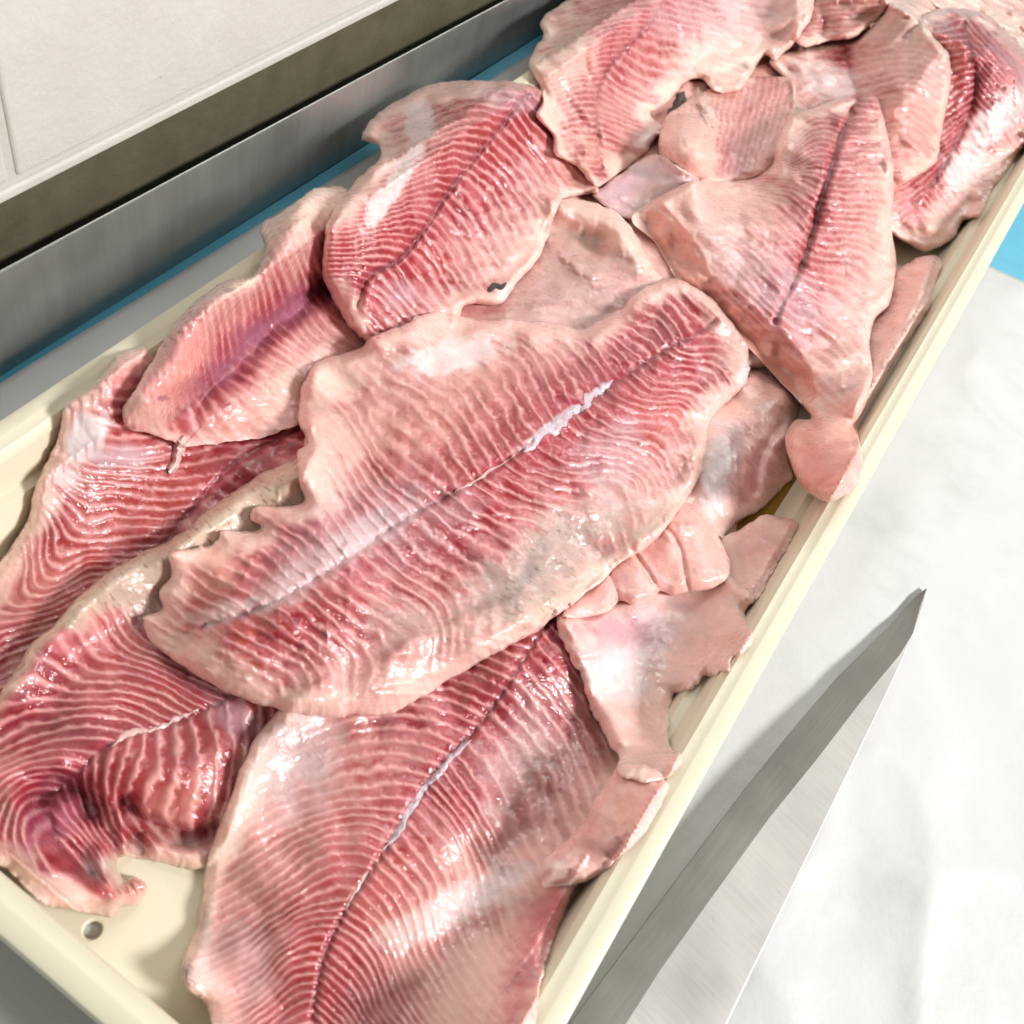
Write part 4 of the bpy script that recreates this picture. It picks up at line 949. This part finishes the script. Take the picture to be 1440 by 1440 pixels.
# handle, just outside the picture
p0 = Vector(vs[n4]); p1 = Vector(vs[n4 + 1]); mid = (p0 + p1) / 2
dr = (Vector(vs[n4]) - Vector(vs[n4 - 12])); dr.z = 0; dr.normalize(); sd = Vector((-dr.y, dr.x, 0))
hv = []; hf = []
for i, (t, wd, hh) in enumerate(((0, .011, .008), (.004, .0125, .009), (.05, .0115, .0095), (.095, .0135, .0095), (.115, .012, .008), (.12, .008, .005))):
    for k in range(12):
        a = 2 * math.pi * k / 12
        p = mid + dr * t + sd * wd * math.cos(a); hv.append((p.x, p.y, mid.z - 0.001 - t * 0.06 + hh * math.sin(a)))
    if i:
        for k in range(12): hf.append(((i - 1) * 12 + k, (i - 1) * 12 + (k + 1) % 12, i * 12 + (k + 1) % 12, i * 12 + k))
hf.append(tuple(range(12))[::-1]); hf.append(tuple(range(60, 72)))
kid('handle', hv, hf, WOOD, kn, True)


# ------------------------------------------------------------------ small pieces of the fillets
def find(words):
    return next(f for f in FILLETS if words in f['label'])


def strand(name, owner, pl, half, height, colour, seed, ragg=0.5):
    """ragged strip of membrane or skin lying on a fillet: a thin closed body that follows the surface"""
    p = resample(catmull(pl, False, 8), 2.0, False); n = len(p)
    tn = np.gradient(p, axis=0); tn /= np.maximum(np.hypot(*tn.T), 1e-6)[:, None]; nr = np.stack([tn[:, 1], -tn[:, 0]], 1)
    u = np.linspace(0, 1, n); L = np.arange(n) * 2.0
    wdt = half * np.sqrt(np.clip(1 - (2 * u - 1) ** 4, 0.02, 1)) * (1 + ragg * fbm(L / 9, L * 0 + seed, seed, 2))
    off = half * ragg * fbm(L / 13, L * 0 + seed + 3, seed + 2, 2)
    rows = np.linspace(-1, 1, 7); vs = []
    for k, r in enumerate(rows):
        q = p + nr * (off + wdt * r)[:, None]
        z = top_z(q[:, 0], q[:, 1]) + height * (1 - r * r) * (1 + 0.4 * fbm(L / 5, L * 0 + k * 1.7, seed + 5, 2)) - 0.0002
        X, Y, _ = unproj(q[:, 0], q[:, 1], z); vs.append(np.stack([X, Y, z], 1))
    V = np.stack(vs, 1).reshape(-1, 3); fs = []
    for i in range(n - 1):
        for k in range(6):
            a = i * 7 + k; fs.append((a, a + 1, a + 8, a + 7))
    low = V - np.array([0, 0, 0.0009]); m = len(V)
    fs += [tuple(x + m for x in f[::-1]) for f in fs]
    mat = SKIN if colour == 'skin' else FLESH
    ob = mesh_obj(name, np.vstack([V, low]), fs, mat, None, True)
    if mat is FLESH:
        ca = ob.data.attributes.new('flesh', 'FLOAT_COLOR', 'POINT'); cc = np.ones((2 * m, 4), np.float32); cc[:, :3] = COLS[colour]; ca.data.foreach_set('color', cc.ravel())
        wa = ob.data.attributes.new('wet', 'FLOAT', 'POINT'); wa.data.foreach_set('value', np.full(2 * m, .9, np.float32))
    ob.parent = owner; ob.matrix_parent_inverse = Matrix.Translation(owner.location).inverted()
    return ob


fA = find('big central'); fB = find('front fillet with'); fE = find('white fascia'); fF = find('top fillet at'); fC = find('spiral fold'); fG = find('round pink knob')
strand('membrane', fA, [(862, 534), (835, 556), (800, 585), (765, 610), (735, 634)], 7, .0010, 'lav', 3, .7)
strand('membrane', fA, [(725, 640), (700, 655), (668, 676), (640, 692)], 2.4, .0008, 'septa', 5, .9)
strand('membrane', fB, C(240, 960, [1270, 240, 1200, 300, 1120, 390, 1040, 490, 960, 620, 900, 710]), 5, .0009, 'lav', 7, .5)
strand('membrane', fB, C(240, 960, [830, 790, 780, 880, 740, 950]), 3, .0007, 'septa', 9, .6)
strand('membrane', fC, C(0, 860, [840, 410, 760, 450, 680, 490, 560, 505, 470, 570]), 4, .0008, 'septa', 11, .8)
strand('skin_scrap', fE, [(686, 410), (694, 402), (706, 403), (712, 397)], 5, .0006, 'skin', 13, .5)
strand('skin_scrap', fF, [(941, 160), (949, 150), (954, 140), (962, 128)], 6, .0010, 'skin', 15, .5)
strand('torn_strip', fF, [(982, 122), (986, 142), (996, 158), (1004, 178)], 8, .003, 'pale', 17, .3)
strand('torn_strip', find('belly flap'), [(260, 612), (252, 632), (246, 652), (238, 664)], 8, .0025, 'pale', 19, .3)
